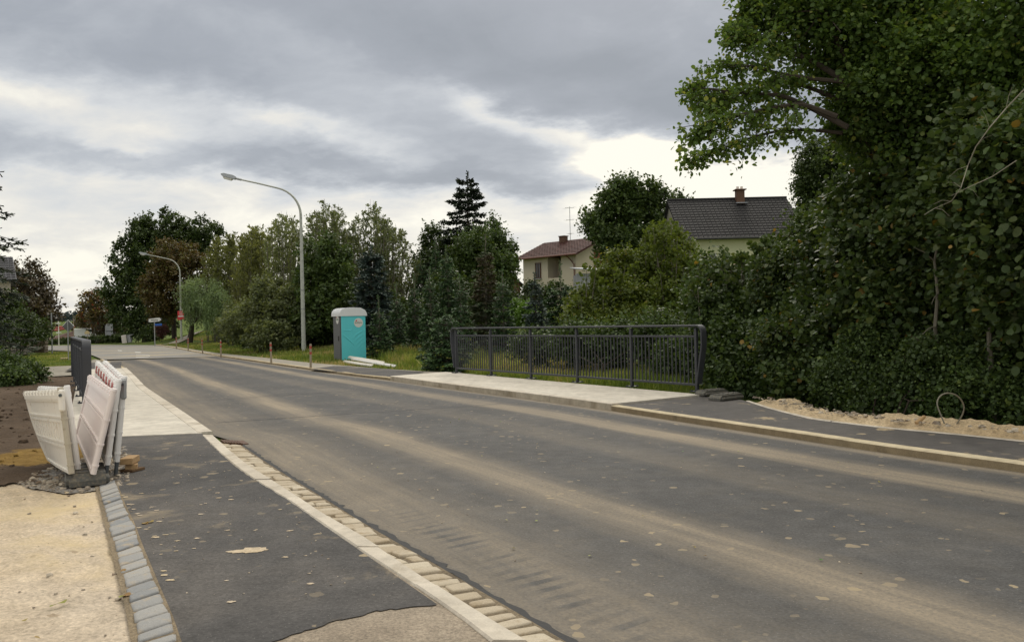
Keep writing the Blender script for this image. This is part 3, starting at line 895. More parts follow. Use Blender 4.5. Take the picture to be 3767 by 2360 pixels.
def resample_v(P, n):
    a, _ = resample(P, n)
    return [Vector((q[0], q[1], 0)) for q in a]
def setts(name, A, B, zt, len_rng, mat, two=0.0, jit=.012):
    """a course of cut stones between two lines, rounded and uneven"""
    a, t = resample(A, 600)
    b, _ = resample(B, 600)
    Vs, Fs, T = [], [], []
    s_ = 0.0
    base = 0
    rng = random.Random(5)
    def stone(s0, s1, k0, k1):
        nonlocal base
        def P(s, k):
            i = min(599, max(0, int(s / t[-1] * 599)))
            p = a[i] * (1 - k) + b[i] * k
            return np.array([p[0] + rng.uniform(-jit, jit) * .6, p[1] + rng.uniform(-jit, jit) * .6])
        c = [P(s0, k0), P(s0, k1), P(s1, k1), P(s1, k0)]
        m_ = sum(c) / 4
        z = zt + rng.uniform(-.008, .008)
        # outline with 8 points: corners cut
        out = []
        for i in range(4):
            p, q, r = c[i - 1], c[i], c[(i + 1) % 4]
            cut = rng.uniform(.05, .12)
            out.append(q + (p - q) * cut)
            out.append(q + (r - q) * cut)
        rings = []
        for sc_, zz in ((1.0, -.09), (1.0, -.010), (.965, -.002), (.80, .002)):
            rings.append([(m_[0] + (o_[0] - m_[0]) * sc_, m_[1] + (o_[1] - m_[1]) * sc_, z + zz + rng.uniform(-.002, .002)) for o_ in out])
        vs = [p for r in rings for p in r] + [(m_[0], m_[1], z + .005)]
        Vs.extend(vs)
        tn = rng.random()
        for j in range(3):
            for i in range(8):
                Fs.append((base + j * 8 + i, base + j * 8 + (i + 1) % 8, base + (j + 1) * 8 + (i + 1) % 8, base + (j + 1) * 8 + i))
                T.append(tn)
        for i in range(0, 8, 2):
            Fs.append((base + 24 + i, base + 24 + (i + 1) % 8, base + 24 + (i + 2) % 8, base + 32))
            T.append(tn)
        base += 33
    while s_ < t[-1] - .05:
        l = rng.uniform(*len_rng)
        g_ = rng.uniform(.012, .028)
        if rng.random() < two:
            k = rng.uniform(.42, .58)
            stone(s_, s_ + l, .0, k - .04)
            stone(s_ + rng.uniform(-.02, .02), s_ + l, k + .04, 1.0)
        else:
            stone(s_, s_ + l, .0, 1.0)
        s_ += l + g_
    V = np.array(Vs)
    Fc = np.array(Fs)
    p = V[Fc[-1]]
    if np.cross(p[1] - p[0], p[2] - p[0])[2] < 0:
        Fc = Fc[:, ::-1]
    o = np_mesh(name, V, Fc, mat, tone=np.array(T), smooth=True)
    o['kind'] = 'structure'
gL = smooth_line(pxs(granL, .1))
gR2 = smooth_line(pxs(granR[1:], .1))
e1 = [gL[0]] + gL[1:] + [gL[-1] + (gL[-1] - gL[-6]).normalized() * 5]
e2 = gR2 + [gR2[-1] + (gR2[-1] - gR2[-6]).normalized() * 5]
setts('granite_edging', [p + Vector((-.015, 0, 0)) for p in e1], [p + Vector((.012, 0, 0)) for p in e2], .112, (.10, .19), M['granite'])
setts('gutter_setts', [p + Vector((.012, 0, 0)) for p in KR[1:]], [p + Vector((-.03, -.01, 0)) for p in GR[1:]], .018, (.09, .16), M['sandsett'], two=.40, jit=.028)
ribbon('gutter_bed', KR, GR, 60, 2, .006, M['grit'])
_tj = [p + Vector((.012 + random.uniform(-.012, .012), random.uniform(-.01, .01), 0)) for p in resample_v(GR, 260)]
ribbon('tar_joint', [p + Vector((-.01, -.005, 0)) for p in _tj], [p + Vector((.035 + random.uniform(-.016, .022), .018 + random.uniform(-.01, .01), 0)) for p in _tj], 520, 2, .0045, M['tar'])
ribbon('edging_bed', [p + Vector((-.05, 0, 0)) for p in e1], [p + Vector((.03, 0, 0)) for p in e2], 60, 2, .102, M['grit'])
# drain grate at the head of the gutter
dg = MB()
c0 = at(835, 1622, .03)
for i in range(7):
    dg.box((c0.x - .06 + i * .045, c0.y + .02 - i * .022, .02), (.022, .34, .03), rz=R_(28))
dg.box((c0.x + .07, c0.y - .05, .005), (.40, .40, .012), rz=R_(28))
tag(dg.build('drain_grate', M['brownw']), 'small rusty drain grate at the upper end of the sandy cobbled gutter', 'drain')

# gravel lot and soil bank
lot_poly = [(-12, 8.6), tuple(at(0, 1768, .1)[:2]), tuple(at(90, 1752, .1)[:2]), tuple(at(220, 1748, .1)[:2]), tuple(at(300, 1735, .1)[:2]), tuple(at(425, 1745, .1)[:2])] + [(p.x + .09, p.y) for p in gL[::-1]][::-1] + [(-.9, 1.5), (-.5, -4), (-12, -4)]
def lot_z(x, y):
    return .084 + .045 * (fbm(x, y, 1.3) - .5) + .022 * (fbm(x, y, 7, 4, 2) - .5) + .02 * (fbm(x, y, 25, 2, 4) - .5)
field_sheet('gravel_lot', lot_poly, .035, lot_z, M['lot'])
grit_poly = [tuple(at(u, v, .1)[:2]) for u, v in ((60, 1775), (130, 1735), (300, 1690), (460, 1640), (480, 1700), (470, 1770), (430, 1800), (385, 1800), (230, 1815), (130, 1800))]
field_sheet('grey_grit_patch', grit_poly, .03, lambda x, y: lot_z(x, y) + .004 + .035 * (fbm(x, y, 9, 3, 1) - .35), M['grey_grit'])
soil_poly = [(-12.5, 8.2), tuple(at(0, 1785, .1)[:2]), tuple(at(120, 1765, .1)[:2]), tuple(at(250, 1760, .1)[:2]), tuple(at(330, 1745, .1)[:2]), (-5.3, 10.4), (-6.3, 12.3), (-7.8, 15.5), (-12.1, 24.0), (-15.2, 30.5), (-20, 32.5), (-34, 33), (-34, 20)]
def soil_z(x, y):
    e = ss((-x - (3.4 + .5 * (y - 8))) / 3)
    return .050 + .06 * e + .22 * (fbm(x, y, .5) - .4) * e + .07 * (fbm(x, y, 3, 4, 3) - .5) + .03 * (fbm(x, y, 12, 3, 5) - .5) - .10 * ss((y - 22) / 9)
field_sheet('soil_bank', soil_poly, .07, soil_z, M['soil'])

# pebbles, crumbs and litter on the ground
def pebbles(name, n, region, zf, smin, smax, mat, label=None):
    rng = np.random.RandomState(len(name) * 7)
    P = []
    xs0, xs1 = min(p[0] for p in region), max(p[0] for p in region)
    ys0, ys1 = min(p[1] for p in region), max(p[1] for p in region)
    while len(P) < n:
        x, y = rng.uniform(xs0, xs1, 4 * n), rng.uniform(ys0, ys1, 4 * n)
        k = inside(x, y, region)
        P += list(zip(x[k], y[k]))
    P = np.array(P[:n])
    s_ = smin + (smax - smin) * rng.rand(n) ** 4
    oc = np.array([(1, 0, 0), (0, 1, 0), (-1, 0, 0), (0, -1, 0), (.6, .5, .75), (-.5, .6, .7), (-.6, -.5, .7), (.5, -.6, .75)])
    fc = np.array([(0, 1, 5, 4), (1, 2, 6, 5), (2, 3, 7, 6), (3, 0, 4, 7), (4, 5, 6, 7)])
    V = oc[None] * s_[:, None, None] * (1 + .35 * rng.uniform(-1, 1, (n, 8, 3)))
    a = rng.uniform(0, 6.28, n)
    ca, sa = np.cos(a)[:, None], np.sin(a)[:, None]
    V = np.stack([V[..., 0] * ca - V[..., 1] * sa, V[..., 0] * sa + V[..., 1] * ca, V[..., 2] * .8], -1)
    V += np.c_[P, zf(P[:, 0], P[:, 1])][:, None, :]
    Fc = (fc[None] + 8 * np.arange(n)[:, None, None]).reshape(-1, 4)
    return tag(np_mesh(name, V.reshape(-1, 3), Fc, mat, tone=np.repeat(rng.rand(n), 5)), kind='stuff')
pebm = stone_mat('pebble_stone', (.20, .16, .12), (.55, .47, .36), (.30, .20, .12))
pebbles('gravel_stones', 2600, [p for p in lot_poly if p[1] > -5][:], lambda x, y: lot_z(x, y) + .002, .003, .022, pebm)
pebbles('grit_stones', 900, grit_poly, lambda x, y: lot_z(x, y) + .012, .006, .035, pebm)
pebbles('soil_clods', 1500, [(-11, 8.6), (-4.6, 8.8), (-5.6, 10.2), (-7.5, 13.5), (-11.5, 22), (-22, 24)], lambda x, y: soil_z(x, y) + .0, .01, .06, M['soil'])
def spill(name, pts, r0, seed, z, mat):
    rng = random.Random(seed)
    mb = MB()
    for (x, y, r_) in pts:
        n = 16
        ph = [rng.uniform(.55, 1.2) for _ in range(n)]
        ring = [(x + r_ * ph[i] * 1.5 * math.cos(2 * math.pi * i / n), y + r_ * ph[i] * math.sin(2 * math.pi * i / n), z) for i in range(n)]
        mb.add([(x, y, z + r_ * .05)] + ring, [(0, 1 + i, 1 + (i + 1) % n) for i in range(n)])
    o = mb.build(name, mat)
    o['kind'] = 'stuff'
q_ = at(915, 2025, .1)
_sp = [(q_.x, q_.y, .075), (q_.x + .07, q_.y + .03, .04), (q_.x - .10, q_.y - .02, .03)]
_r = random.Random(9)
for _ in range(60):
    k_ = _r.randrange(6, 60)
    b_ = e2[min(k_, len(e2) - 2)]
    _sp.append((b_.x + _r.uniform(-.02, .05) + abs(_r.gauss(0, .12)), b_.y + _r.uniform(-.1, .1), _r.uniform(.006, .022)))
for _ in range(70):
    _sp.append((_r.uniform(-3.4, -1.2), _r.uniform(4.8, 8.2), _r.uniform(.005, .020)))
_sp = [p for p in _sp if inside(np.array([p[0]]), np.array([p[1]]), [(-4, 8.4), (-1.75, 4.4), (-.6, 4.7), (-2.6, 8.2), (-4.2, 11.3)])[0]]
spill('sand_spots', _sp, 1, 5, .1035, M['lot'])
pebbles('walk_crumbs', 260, [(-4, 8.4), (-1.8, 4.5), (-.6, 4.7), (-2.6, 8.2), (-4.2, 11.3)], lambda x, y: x * 0 + .101, .002, .009, pebm)
pebbles('road_crumbs', 500, [(-4, 13), (-.3, 5), (4.5, 5), (4.4, 9), (1.2, 15)], lambda x, y: x * 0 + .001, .002, .010, pebm)

# rubble ridge behind the right-hand pavement
na, nb = 420, 46
a_, t_ = resample(offset(RB[9:], .075), na)
b_, _ = resample(offset(RB[9:], .95), na)
if (np.mean(b_[:, 1]) < np.mean(a_[:, 1])):
    b_, _ = resample(offset(RB[9:], -.95), na)
    a_, _ = resample(offset(RB[9:], -.075), na)
kk = np.linspace(0, 1, nb)
XY = (a_[:, None] * (1 - kk[None, :, None]) + b_[:, None] * kk[None, :, None]).reshape(-1, 2)
K = np.tile(kk, na)
Tt = np.repeat(t_, nb)
hh = ss(K / .42) * (1 - ss((K - .55) / .45)) * (.03 + .12 * ss((fbm(Tt, K * 0, .55, 3, 1) - .25) * 1.8)) * ss((Tt + .1) / .9)
Zr = .083 + hh + (.09 * (fbm(XY[:, 0], XY[:, 1], 5, 4, 2) - .5) + .07 * (fbm(XY[:, 0], XY[:, 1], 14, 3, 4) - .5)) * ss(K / .2) - ss((K - .6) / .4) * .5
o = np_mesh('rubble_ridge', np.c_[XY, Zr], grid_faces(na, nb), M['rubble'], smooth=True)
nrm = o.data.polygons[50].normal.z
if nrm < 0: o.data.flip_normals()
o['kind'] = 'structure'
rp = [tuple(p) for p in a_[::20]] + [tuple(p) for p in (a_ * .45 + b_ * .55)[::-20]]
pebbles('rubble_stones', 900, rp, lambda x, y: x * 0 + .17, .008, .05, pebm)

# ------------------------------------------------------------------ bridge railings
RH = 1.30
def railing(A, B, label, side, nb=5, per=16):
    """A near end, B far end; side = +1/-1 which way the outward face looks (for the base plates)"""
    d = (B - A)
    Ln = math.hypot(d.x, d.y)
    rz = math.atan2(d.y, d.x)
    root = empty('bridge_railing', A, label, 'railing', 'railings of the road bridge', rz)
    h = MB()
    # flat bar hand rail turned down at both ends and drawn in towards the posts
    rr = .13
    prof = []
    def arc(cx, cz, a0, a1, r=rr):
        return [(cx + r * math.cos(a0 + (a1 - a0) * i / 8), cz + r * math.sin(a0 + (a1 - a0) * i / 8)) for i in range(9)]
    top = RH
    x0, x1 = -.20, Ln + .20
    path = [(-.055, .16), (-.075, .30)] + [(x0, top - rr - .25)] + arc(x0 + rr, top - rr, math.pi, math.pi / 2) + arc(x1 - rr, top - rr, math.pi / 2, 0) + [(x1, top - rr - .25), (Ln + .075, .30), (Ln + .055, .16)]
    n = len(path)
    w, th = .075, .020
    vs, fs = [], []
    for i, (px, pz) in enumerate(path):
        q0, q1 = path[max(i - 1, 0)], path[min(i + 1, n - 1)]
        t = Vector((q1[0] - q0[0], 0, q1[1] - q0[1])).normalized()
        nn = Vector((t.z, 0, -t.x))
        c = Vector((px, 0, pz))
        for (a, b) in ((-w + .01, -th), (w - .01, -th), (w, -th + .008), (w, th - .008), (w - .01, th), (-w + .01, th), (-w, th - .008), (-w, -th + .008)):
            vs.append(c + Vector((0, a, 0)) + nn * b)
    for i in range(n - 1):
        for k in range(8):
            fs.append((i * 8 + k, i * 8 + (k + 1) % 8, (i + 1) * 8 + (k + 1) % 8, (i + 1) * 8 + k))
    fs += [tuple(range(8))[::-1], tuple((n - 1) * 8 + k for k in range(8))]
    h.add(vs, fs)
    h.build('handrail', M['rail'], root, autos=True)
    for z, hh in ((1.09, .04), (.14, .045)):
        r = MB()
        r.box((Ln / 2, 0, z), (Ln - .05, .04, hh), bev=.004)
        r.build('rail', M['rail'], root)
    pm = MB()
    pm.box((0, 0, top / 2 - .02), (.06, .06, top - .05), bev=.004)
    plm = MB()
    plm.box((0, 0, .012), (.20, .22, .018), bev=.003)
    for sx in (-1, 1):
        for sy in (-1, 1):
            plm.tube([(sx * .07, sy * .08, .02), (sx * .07, sy * .08, .045)], .014, 6)
    post = pm.build('post', M['rail'], root)
    plate = plm.build('base_plate', M['rail'], post)
    bm_ = MB()
    bm_.box((0, 0, .615), (.022, .022, .91), bev=.002)
    bar = bm_.build('baluster', M['rail'], root)
    posts = [i * Ln / nb for i in range(nb + 1)]
    for i, x in enumerate(posts):
        o = post if i == 0 else post.copy()
        if i:
            COL.objects.link(o)
            q = plate.copy()
            COL.objects.link(q)
            q.parent = o
        o.parent = root
        o.location = (x, 0, 0)
    first = True
    for i in range(nb):
        for k in range(1, per + 1):
            x = posts[i] + (posts[i + 1] - posts[i]) * k / (per + 1)
            o = bar if first else bar.copy()
            if not first: COL.objects.link(o)
            first = False
            o.parent = root
            o.location = (x, 0, 0)
    return root
railing(at(2565, 1441, .125), at(1680, 1371, .125), 'anthracite metal bridge railing on the far side of the road in front of the hedge', 1)
rA = at(322, 1513, .112)
dirL = (at(245, 1216.2, 0) - rA)
dirL = Vector((-.546, 1, 0)).normalized()
railing(rA, rA + dirL * 10.4, 'anthracite metal bridge railing seen end-on behind the leaning white barriers', 1)

# ------------------------------------------------------------------ barrier panels leaning on each other
def panel(name_mat, nt_, nb_, ft, fb, label, stripe=False, ribs=True, bulge=0.0, post=True, reflector=False, foot=None):
    """corners: near top, near bottom, far top, far bottom"""
    root = empty('construction_barrier', nb_, label, 'barrier', 'barrier panels stacked at the end of the railing')
    o0 = nb_
    W_ = 1.0
    nrm = (fb - nb_).cross(nt_ - nb_).normalized()
    def P(u, v, w):
        a = nb_.lerp(fb, u)
        b = nt_.lerp(ft, u)
        p = a.lerp(b, v)
        bl = bulge * math.sin(math.pi * v) * u * 1.2 + bulge * .5 * math.sin(math.pi * u) * (1 - v)
        p = p + nrm * (w + bl)
        if v < .5: p = p + Vector((0, 0, -1)) * bulge * .0 * math.sin(math.pi * u) * (1 - 2 * v)
        return p - o0
    def slab(mb, u0, u1, v0, v1, w0, w1, nu=10, nv=1):
        vs, fs = [], []
        for side, w in ((0, w0), (1, w1)):
            for i in range(nu + 1):
                for j in range(nv + 1):
                    vs.append(P(u0 + (u1 - u0) * i / nu, v0 + (v1 - v0) * j / nv, w))
        K_ = (nu + 1) * (nv + 1)
        ix = lambda s_, i, j: s_ * K_ + i * (nv + 1) + j
        for i in range(nu):
            for j in range(nv):
                fs.append((ix(0, i, j), ix(0, i, j + 1), ix(0, i + 1, j + 1), ix(0, i + 1, j)))
                fs.append((ix(1, i, j), ix(1, i + 1, j), ix(1, i + 1, j + 1), ix(1, i, j + 1)))
        for i in range(nu):
            fs.append((ix(0, i, 0), ix(0, i + 1, 0), ix(1, i + 1, 0), ix(1, i, 0)))
            fs.append((ix(0, i, nv), ix(1, i, nv), ix(1, i + 1, nv), ix(0, i + 1, nv)))
        for j in range(nv):
            fs.append((ix(0, 0, j), ix(1, 0, j), ix(1, 0, j + 1), ix(0, 0, j + 1)))
            fs.append((ix(0, nu, j), ix(0, nu, j + 1), ix(1, nu, j + 1), ix(1, nu, j)))
        mb.add(vs, fs)
    s_ = MB()
    slab(s_, .02, .98, .03, .93, -.008, .008, 14, 10)
    s_.build('board', M[name_mat], root, smooth=False)
    f = MB()
    for (v0, v1) in ((0, .035), (.30, .325), (.355, .375), (.60, .625), (.655, .675), (.85, .875)):
        slab(f, .0, 1.0, v0, v1, -.024, .024, 14)
    slab(f, .965, 1.0, .0, .93, -.024, .024, 2, 8)
    slab(f, .0, .03, .0, .93, -.026, .026, 2, 8)
    if ribs:
        for k in range(10):
            u = .12 + k * .082
            slab(f, u, u + .022, .375, .60, -.018, .018, 1, 4)
    f.build('frame', M[name_mat], root)
    tt = MB()
    slab(tt, 0, 1, .875, .925, -.03, .03, 14)
    for k in range(11):
        u = .03 + k * .094
        slab(tt, u, u + .06, .925, .965, -.028, .028, 2)
        slab(tt, u + .008, u + .052, .965, .985, -.020, .020, 2)
    tt.build('top_rail', M[name_mat], root)
    if stripe:
        for k in range(7):
            u = .06 + k * .135
            m2 = MB()
            vs = []
            slab(m2, u, u + .065, .845, .935, -.033, .033, 2, 2)
            m2.build('red_stripe', M['red'], root)
    if name_mat == 'cream':
        m3 = MB()
        slab(m3, .05, .085, .04, .12, -.012, .0105, 1, 1)
        m3.build('red_mark', M['redp'], root)
    if 'right behind' in label:
        m3 = MB()
        slab(m3, .035, .075, .40, .84, -.0255, .0255, 1, 4)
        m3.build('red_strip', M['red'], root)
    if post:
        p = MB()
        u_ = (nt_ - nb_).normalized()
        base = -u_ * (foot[0] if foot else 0)
        p.tube([Vector((0, 0, 0)), (nt_ - nb_) * .5, (nt_ - nb_) * .985], .027, 10)
        p.tube([(nt_ - nb_) * .985, (nt_ - nb_) * .985 + u_ * .022], [.030, .024], 10)
        for q in (.1, .35, .64):
            p.tube([(nt_ - nb_) * q - u_ * .008, (nt_ - nb_) * q + u_ * .008], .033, 10)
        p.build('end_post', M['oldpost' if name_mat == 'cream' else name_mat], root, autos=True)
        if foot:
            q = MB()
            q.tube([-u_ * foot[0], Vector((0, 0, .0))], .021, 8)
            q.build('foot_pipe', M['darkpipe'], root, autos=True)
    if reflector:
        q = MB()
        c = (nt_ - nb_) * .86
        q.box(c + Vector((.015, -.035, 0)), (.065, .035, .21), bev=.016)
        q.build('lamp_holder', M[reflector], root)
        q = MB()
        q.tube([c + Vector((.015, -.05, .05)), c + Vector((.015, -.062, .05))], .016, 8)
        q.build('screw', M['darkpipe'], root)
    return root
panel('cream', atd(222, 1427, 8.02), atd(264, 1741, 8.02), atd(95, 1434, 9.35), atd(182, 1690, 9.35), 'dirty cream barrier panel bulging outwards, leftmost, its post in the rubber foot', bulge=-.02, reflector='cream')
panel('white', atd(246, 1419, 8.3), atd(289, 1738, 8.3), atd(148, 1416, 9.8), atd(212, 1660, 9.8), 'white barrier panel right behind the bulging cream one', bulge=-.03)
panel('pink', atd(420, 1432, 8.05), atd(343, 1742, 8.05), atd(336, 1376, 9.7), atd(284, 1600, 9.7), 'faded pinkish barrier panel leaning sideways with its foot on the rubber block', ribs=False)
panel('white', atd(437, 1397, 8.4), atd(395, 1708, 8.4), atd(362, 1325, 10.5), atd(332, 1585, 10.5), 'white barrier panel with red stripes under its toothed top rail, behind the pinkish one', stripe=True, foot=(.13,))
panel('white', atd(458, 1386, 8.7), atd(430, 1697, 8.7), atd(388, 1322, 10.7), atd(356, 1580, 10.7), 'white barrier panel with a grey lamp holder on its post, rightmost of the stack', stripe=True, foot=(.13,), reflector='galv')

def rubber_foot(c, rz, label, tilt=0.0, sc=1.0):
    root = empty('rubber_weight', c, label, 'barrier foot', 'recycled rubber barrier feet', rz)
    b = MB()
    # bevelled block with raised ends and slots
    L_, Wd, H_ = .80 * sc, .38 * sc, .115 * sc
    ol = [(-L_ / 2, 0), (-L_ / 2, H_ * .45), (-L_ / 2 + .07, H_), (L_ / 2 - .07, H_), (L_ / 2, H_ * .45), (L_ / 2, 0), (.18, 0), (.16, .022), (-.16, .022), (-.18, 0)]
    b.prism(ol, -Wd / 2 + .03, Wd / 2 - .03)
    b.box((0, -Wd / 2 + .02, H_ * .32), (L_ * .9, .05, H_ * .55), bev=.012)
    b.box((0, Wd / 2 - .02, H_ * .32), (L_ * .9, .05, H_ * .55), bev=.012)
    b.build('block', M['rubber'], root)
    s_ = MB()
    for x in (-.27, -.09, .09, .27):
        s_.box((x * sc, 0, H_ + .006), (.10 * sc, .20 * sc, .016), bev=.004)
    s_.build('slot_rim', M['rubber'], root)
    s2 = MB()
    for x in (-.27, 0, .27):
        s2.box((x * sc, 0, H_ + .0148), (.045 * sc, .10 * sc, .002))
    s2.build('slot', M['black'], root)
    return root
fa, fb_ = at(222, 1812, .09), at(374, 1786, .1)
mid = (fa + fb_) / 2 + Vector((-.16, .42, 0))
rubber_foot(Vector((mid.x, mid.y, .112)), R_(118), 'dark rubber barrier foot under the cream and pinkish panels by the granite setts')
ra = at(2655, 1470, .10)
rubber_foot(Vector((ra.x + .12, ra.y + .15, .095)), R_(38), 'dark rubber barrier foot lying by the right end of the far railing, nearer one', sc=.85)
r2 = at(2600, 1455, .12)
rubber_foot(Vector((r2.x + .18, r2.y + .35, .11)), R_(30), 'dark rubber barrier foot half hidden behind the nearer one at the railing end', sc=.8)

# wood scraps by the barriers
def plank(name, c, d, rz, mat, label, cat='wood', tilt=(0, 0)):
    b = MB()
    b.box((0, 0, 0), d, bev=.006)
    for i in range(len(b.v)):
        v = b.v[i]
        b.v[i] = (v[0] + random.uniform(-.004, .004), v[1] + random.uniform(-.004, .004), v[2] + random.uniform(-.003, .003))
    o = b.build(name, mat)
    o.location = c
    o.rotation_euler = (tilt[0], tilt[1], rz)
    tag(o, label, cat)
    return o
wb = at(466, 1735, .1)
plank('wood_block', (wb.x, wb.y + .08, .215), (.13, .26, .07), R_(8), M['wood'], 'pale sawn wood block lying on top beside the barrier posts')
plank('wood_block', (wb.x + .01, wb.y + .10, .15), (.12, .24, .05), R_(22), M['wood'], 'sawn wood piece under the pale block beside the barrier posts')
plank('wood_block', (wb.x + .03, wb.y + .06, .115), (.17, .20, .03), R_(-14), M['wooddark'], 'brown rotten wood scrap at the bottom under the two pale pieces')

# ------------------------------------------------------------------ street lamps
def street_lamp(loc, label):
    root = empty('street_lamp', loc, label, 'street lamp', 'curved street lamps along the road')
    b = MB()
    pts = [(0, 0, 0), (0, 0, 1.2), (0, 0, 5.0), (0, 0, 7.75)]
    rad = [.135, .118, .095, .072]
    R0 = 1.55
    for i in range(1, 9):
        a = R_(78) * i / 8
        pts.append((-R0 * (1 - math.cos(a)), 0, 7.75 + R0 * math.sin(a)))
        rad.append(.070 - .003 * i)
    ex, ez = pts[-1][0], pts[-1][2]
    pts.append((ex - 1.05, 0, ez + .26))
    rad.append(.044)
    pts.append((ex - 1.95, 0, ez + .46))
    rad.append(.040)
    b.tube(pts, rad, 12)
    b.build('pole', M['lamp'], root, autos=True)
    for z in (2.55, 3.6):
        c = MB()
        c.tube([(0, 0, z - .02), (0, 0, z + .02)], .122, 12)
        c.build('band', M['galv'], root, autos=True)
    hx, hz = ex - 1.95, ez + .46
    tl = R_(14)
    Mx = Matrix.Translation((hx, 0, hz)) @ Matrix.Rotation(tl, 4, 'Y')
    nk = MB()
    nk.tube([Mx @ Vector((.02, 0, 0)), Mx @ Vector((-.32, 0, .0))], .062, 8)
    nk.build('neck', M['galv'], root, autos=True)
    hd = MB()
    hd.prism([(-.30, -.07), (-.30, .09), (-.45, .13), (-.95, .12), (-1.08, .06), (-1.08, 0), (-.98, -.06)], -.15, .15, M=Mx)
    h_ = hd.build('lamp_head', M['lamphead'], root)
    ln = MB()
    ln.prism([(-.42, -.075), (-.95, -.065), (-.90, -.16), (-.50, -.17)], -.12, .12, M=Mx)
    ln.build('lens', M['lens'], h_)
    return root
l1 = street_lamp(at(1118, 1303, 0), 'tall grey curved street lamp on the verge near the turquoise toilet, nearest of the lamps')
l1.rotation_euler = (0, 0, R_(8))
for (u, v, lb) in ((668, 1261, 'curved street lamp carrying the red poster in front of the weeping tree'), (450, 1246, 'farthest curved street lamp, only its head and arm showing past the dark trees')):
    c = copy_tree(l1)
    c.location = at(u, v, 0) if v > 1250 else Vector((atd(u, v, 144).x, 144, .1))
    c['label'] = lb

# bollards
def bollard(loc, label, first=None):
    root = empty('bollard', loc, label, 'bollard', 'red-banded wooden bollards along the footpath')
    b = MB()
    b.tube([(0, 0, -.05), (0, 0, .86), (0, 0, .89)], [.042, .040, .028], 10)
    b.build('post', M['post'], root, autos=True)
    for z, hh in ((.76, .05), (.55, .045)):
        s_ = MB()
        s_.tube([(0, 0, z - hh), (0, 0, z + hh)], .0425, 10, cap=False)
        s_.build('red_band', M['red'], root, autos=True)
    return root
bl = [(1143, 1354, 'bollard nearest to the turquoise toilet, right of the tall lamp'), (998, 1335, 'bollard left of the tall lamp, second along the path'),
      (813, 1311, 'bollard standing where the new dark asphalt begins, third along the path'), (745, 1298, 'bollard right of the red poster lamp, fourth along the path'),
      (692, 1288, 'bollard in front of the weeping tree trunk, fifth along the path'), (649, 1281, 'farthest bollard, left of the lamp with the red poster')]
b0 = None
for u, v, lb in bl:
    p = at(u, v, .05)
    if b0 is None:
        b0 = bollard(p, lb)
    else:
        c = copy_tree(b0)
        c.location = p
        c['label'] = lb
    (b0 if u == 1143 else c).rotation_euler = (R_(random.uniform(-1.5, 1.5)), R_(random.uniform(-1.5, 1.5)), random.random())

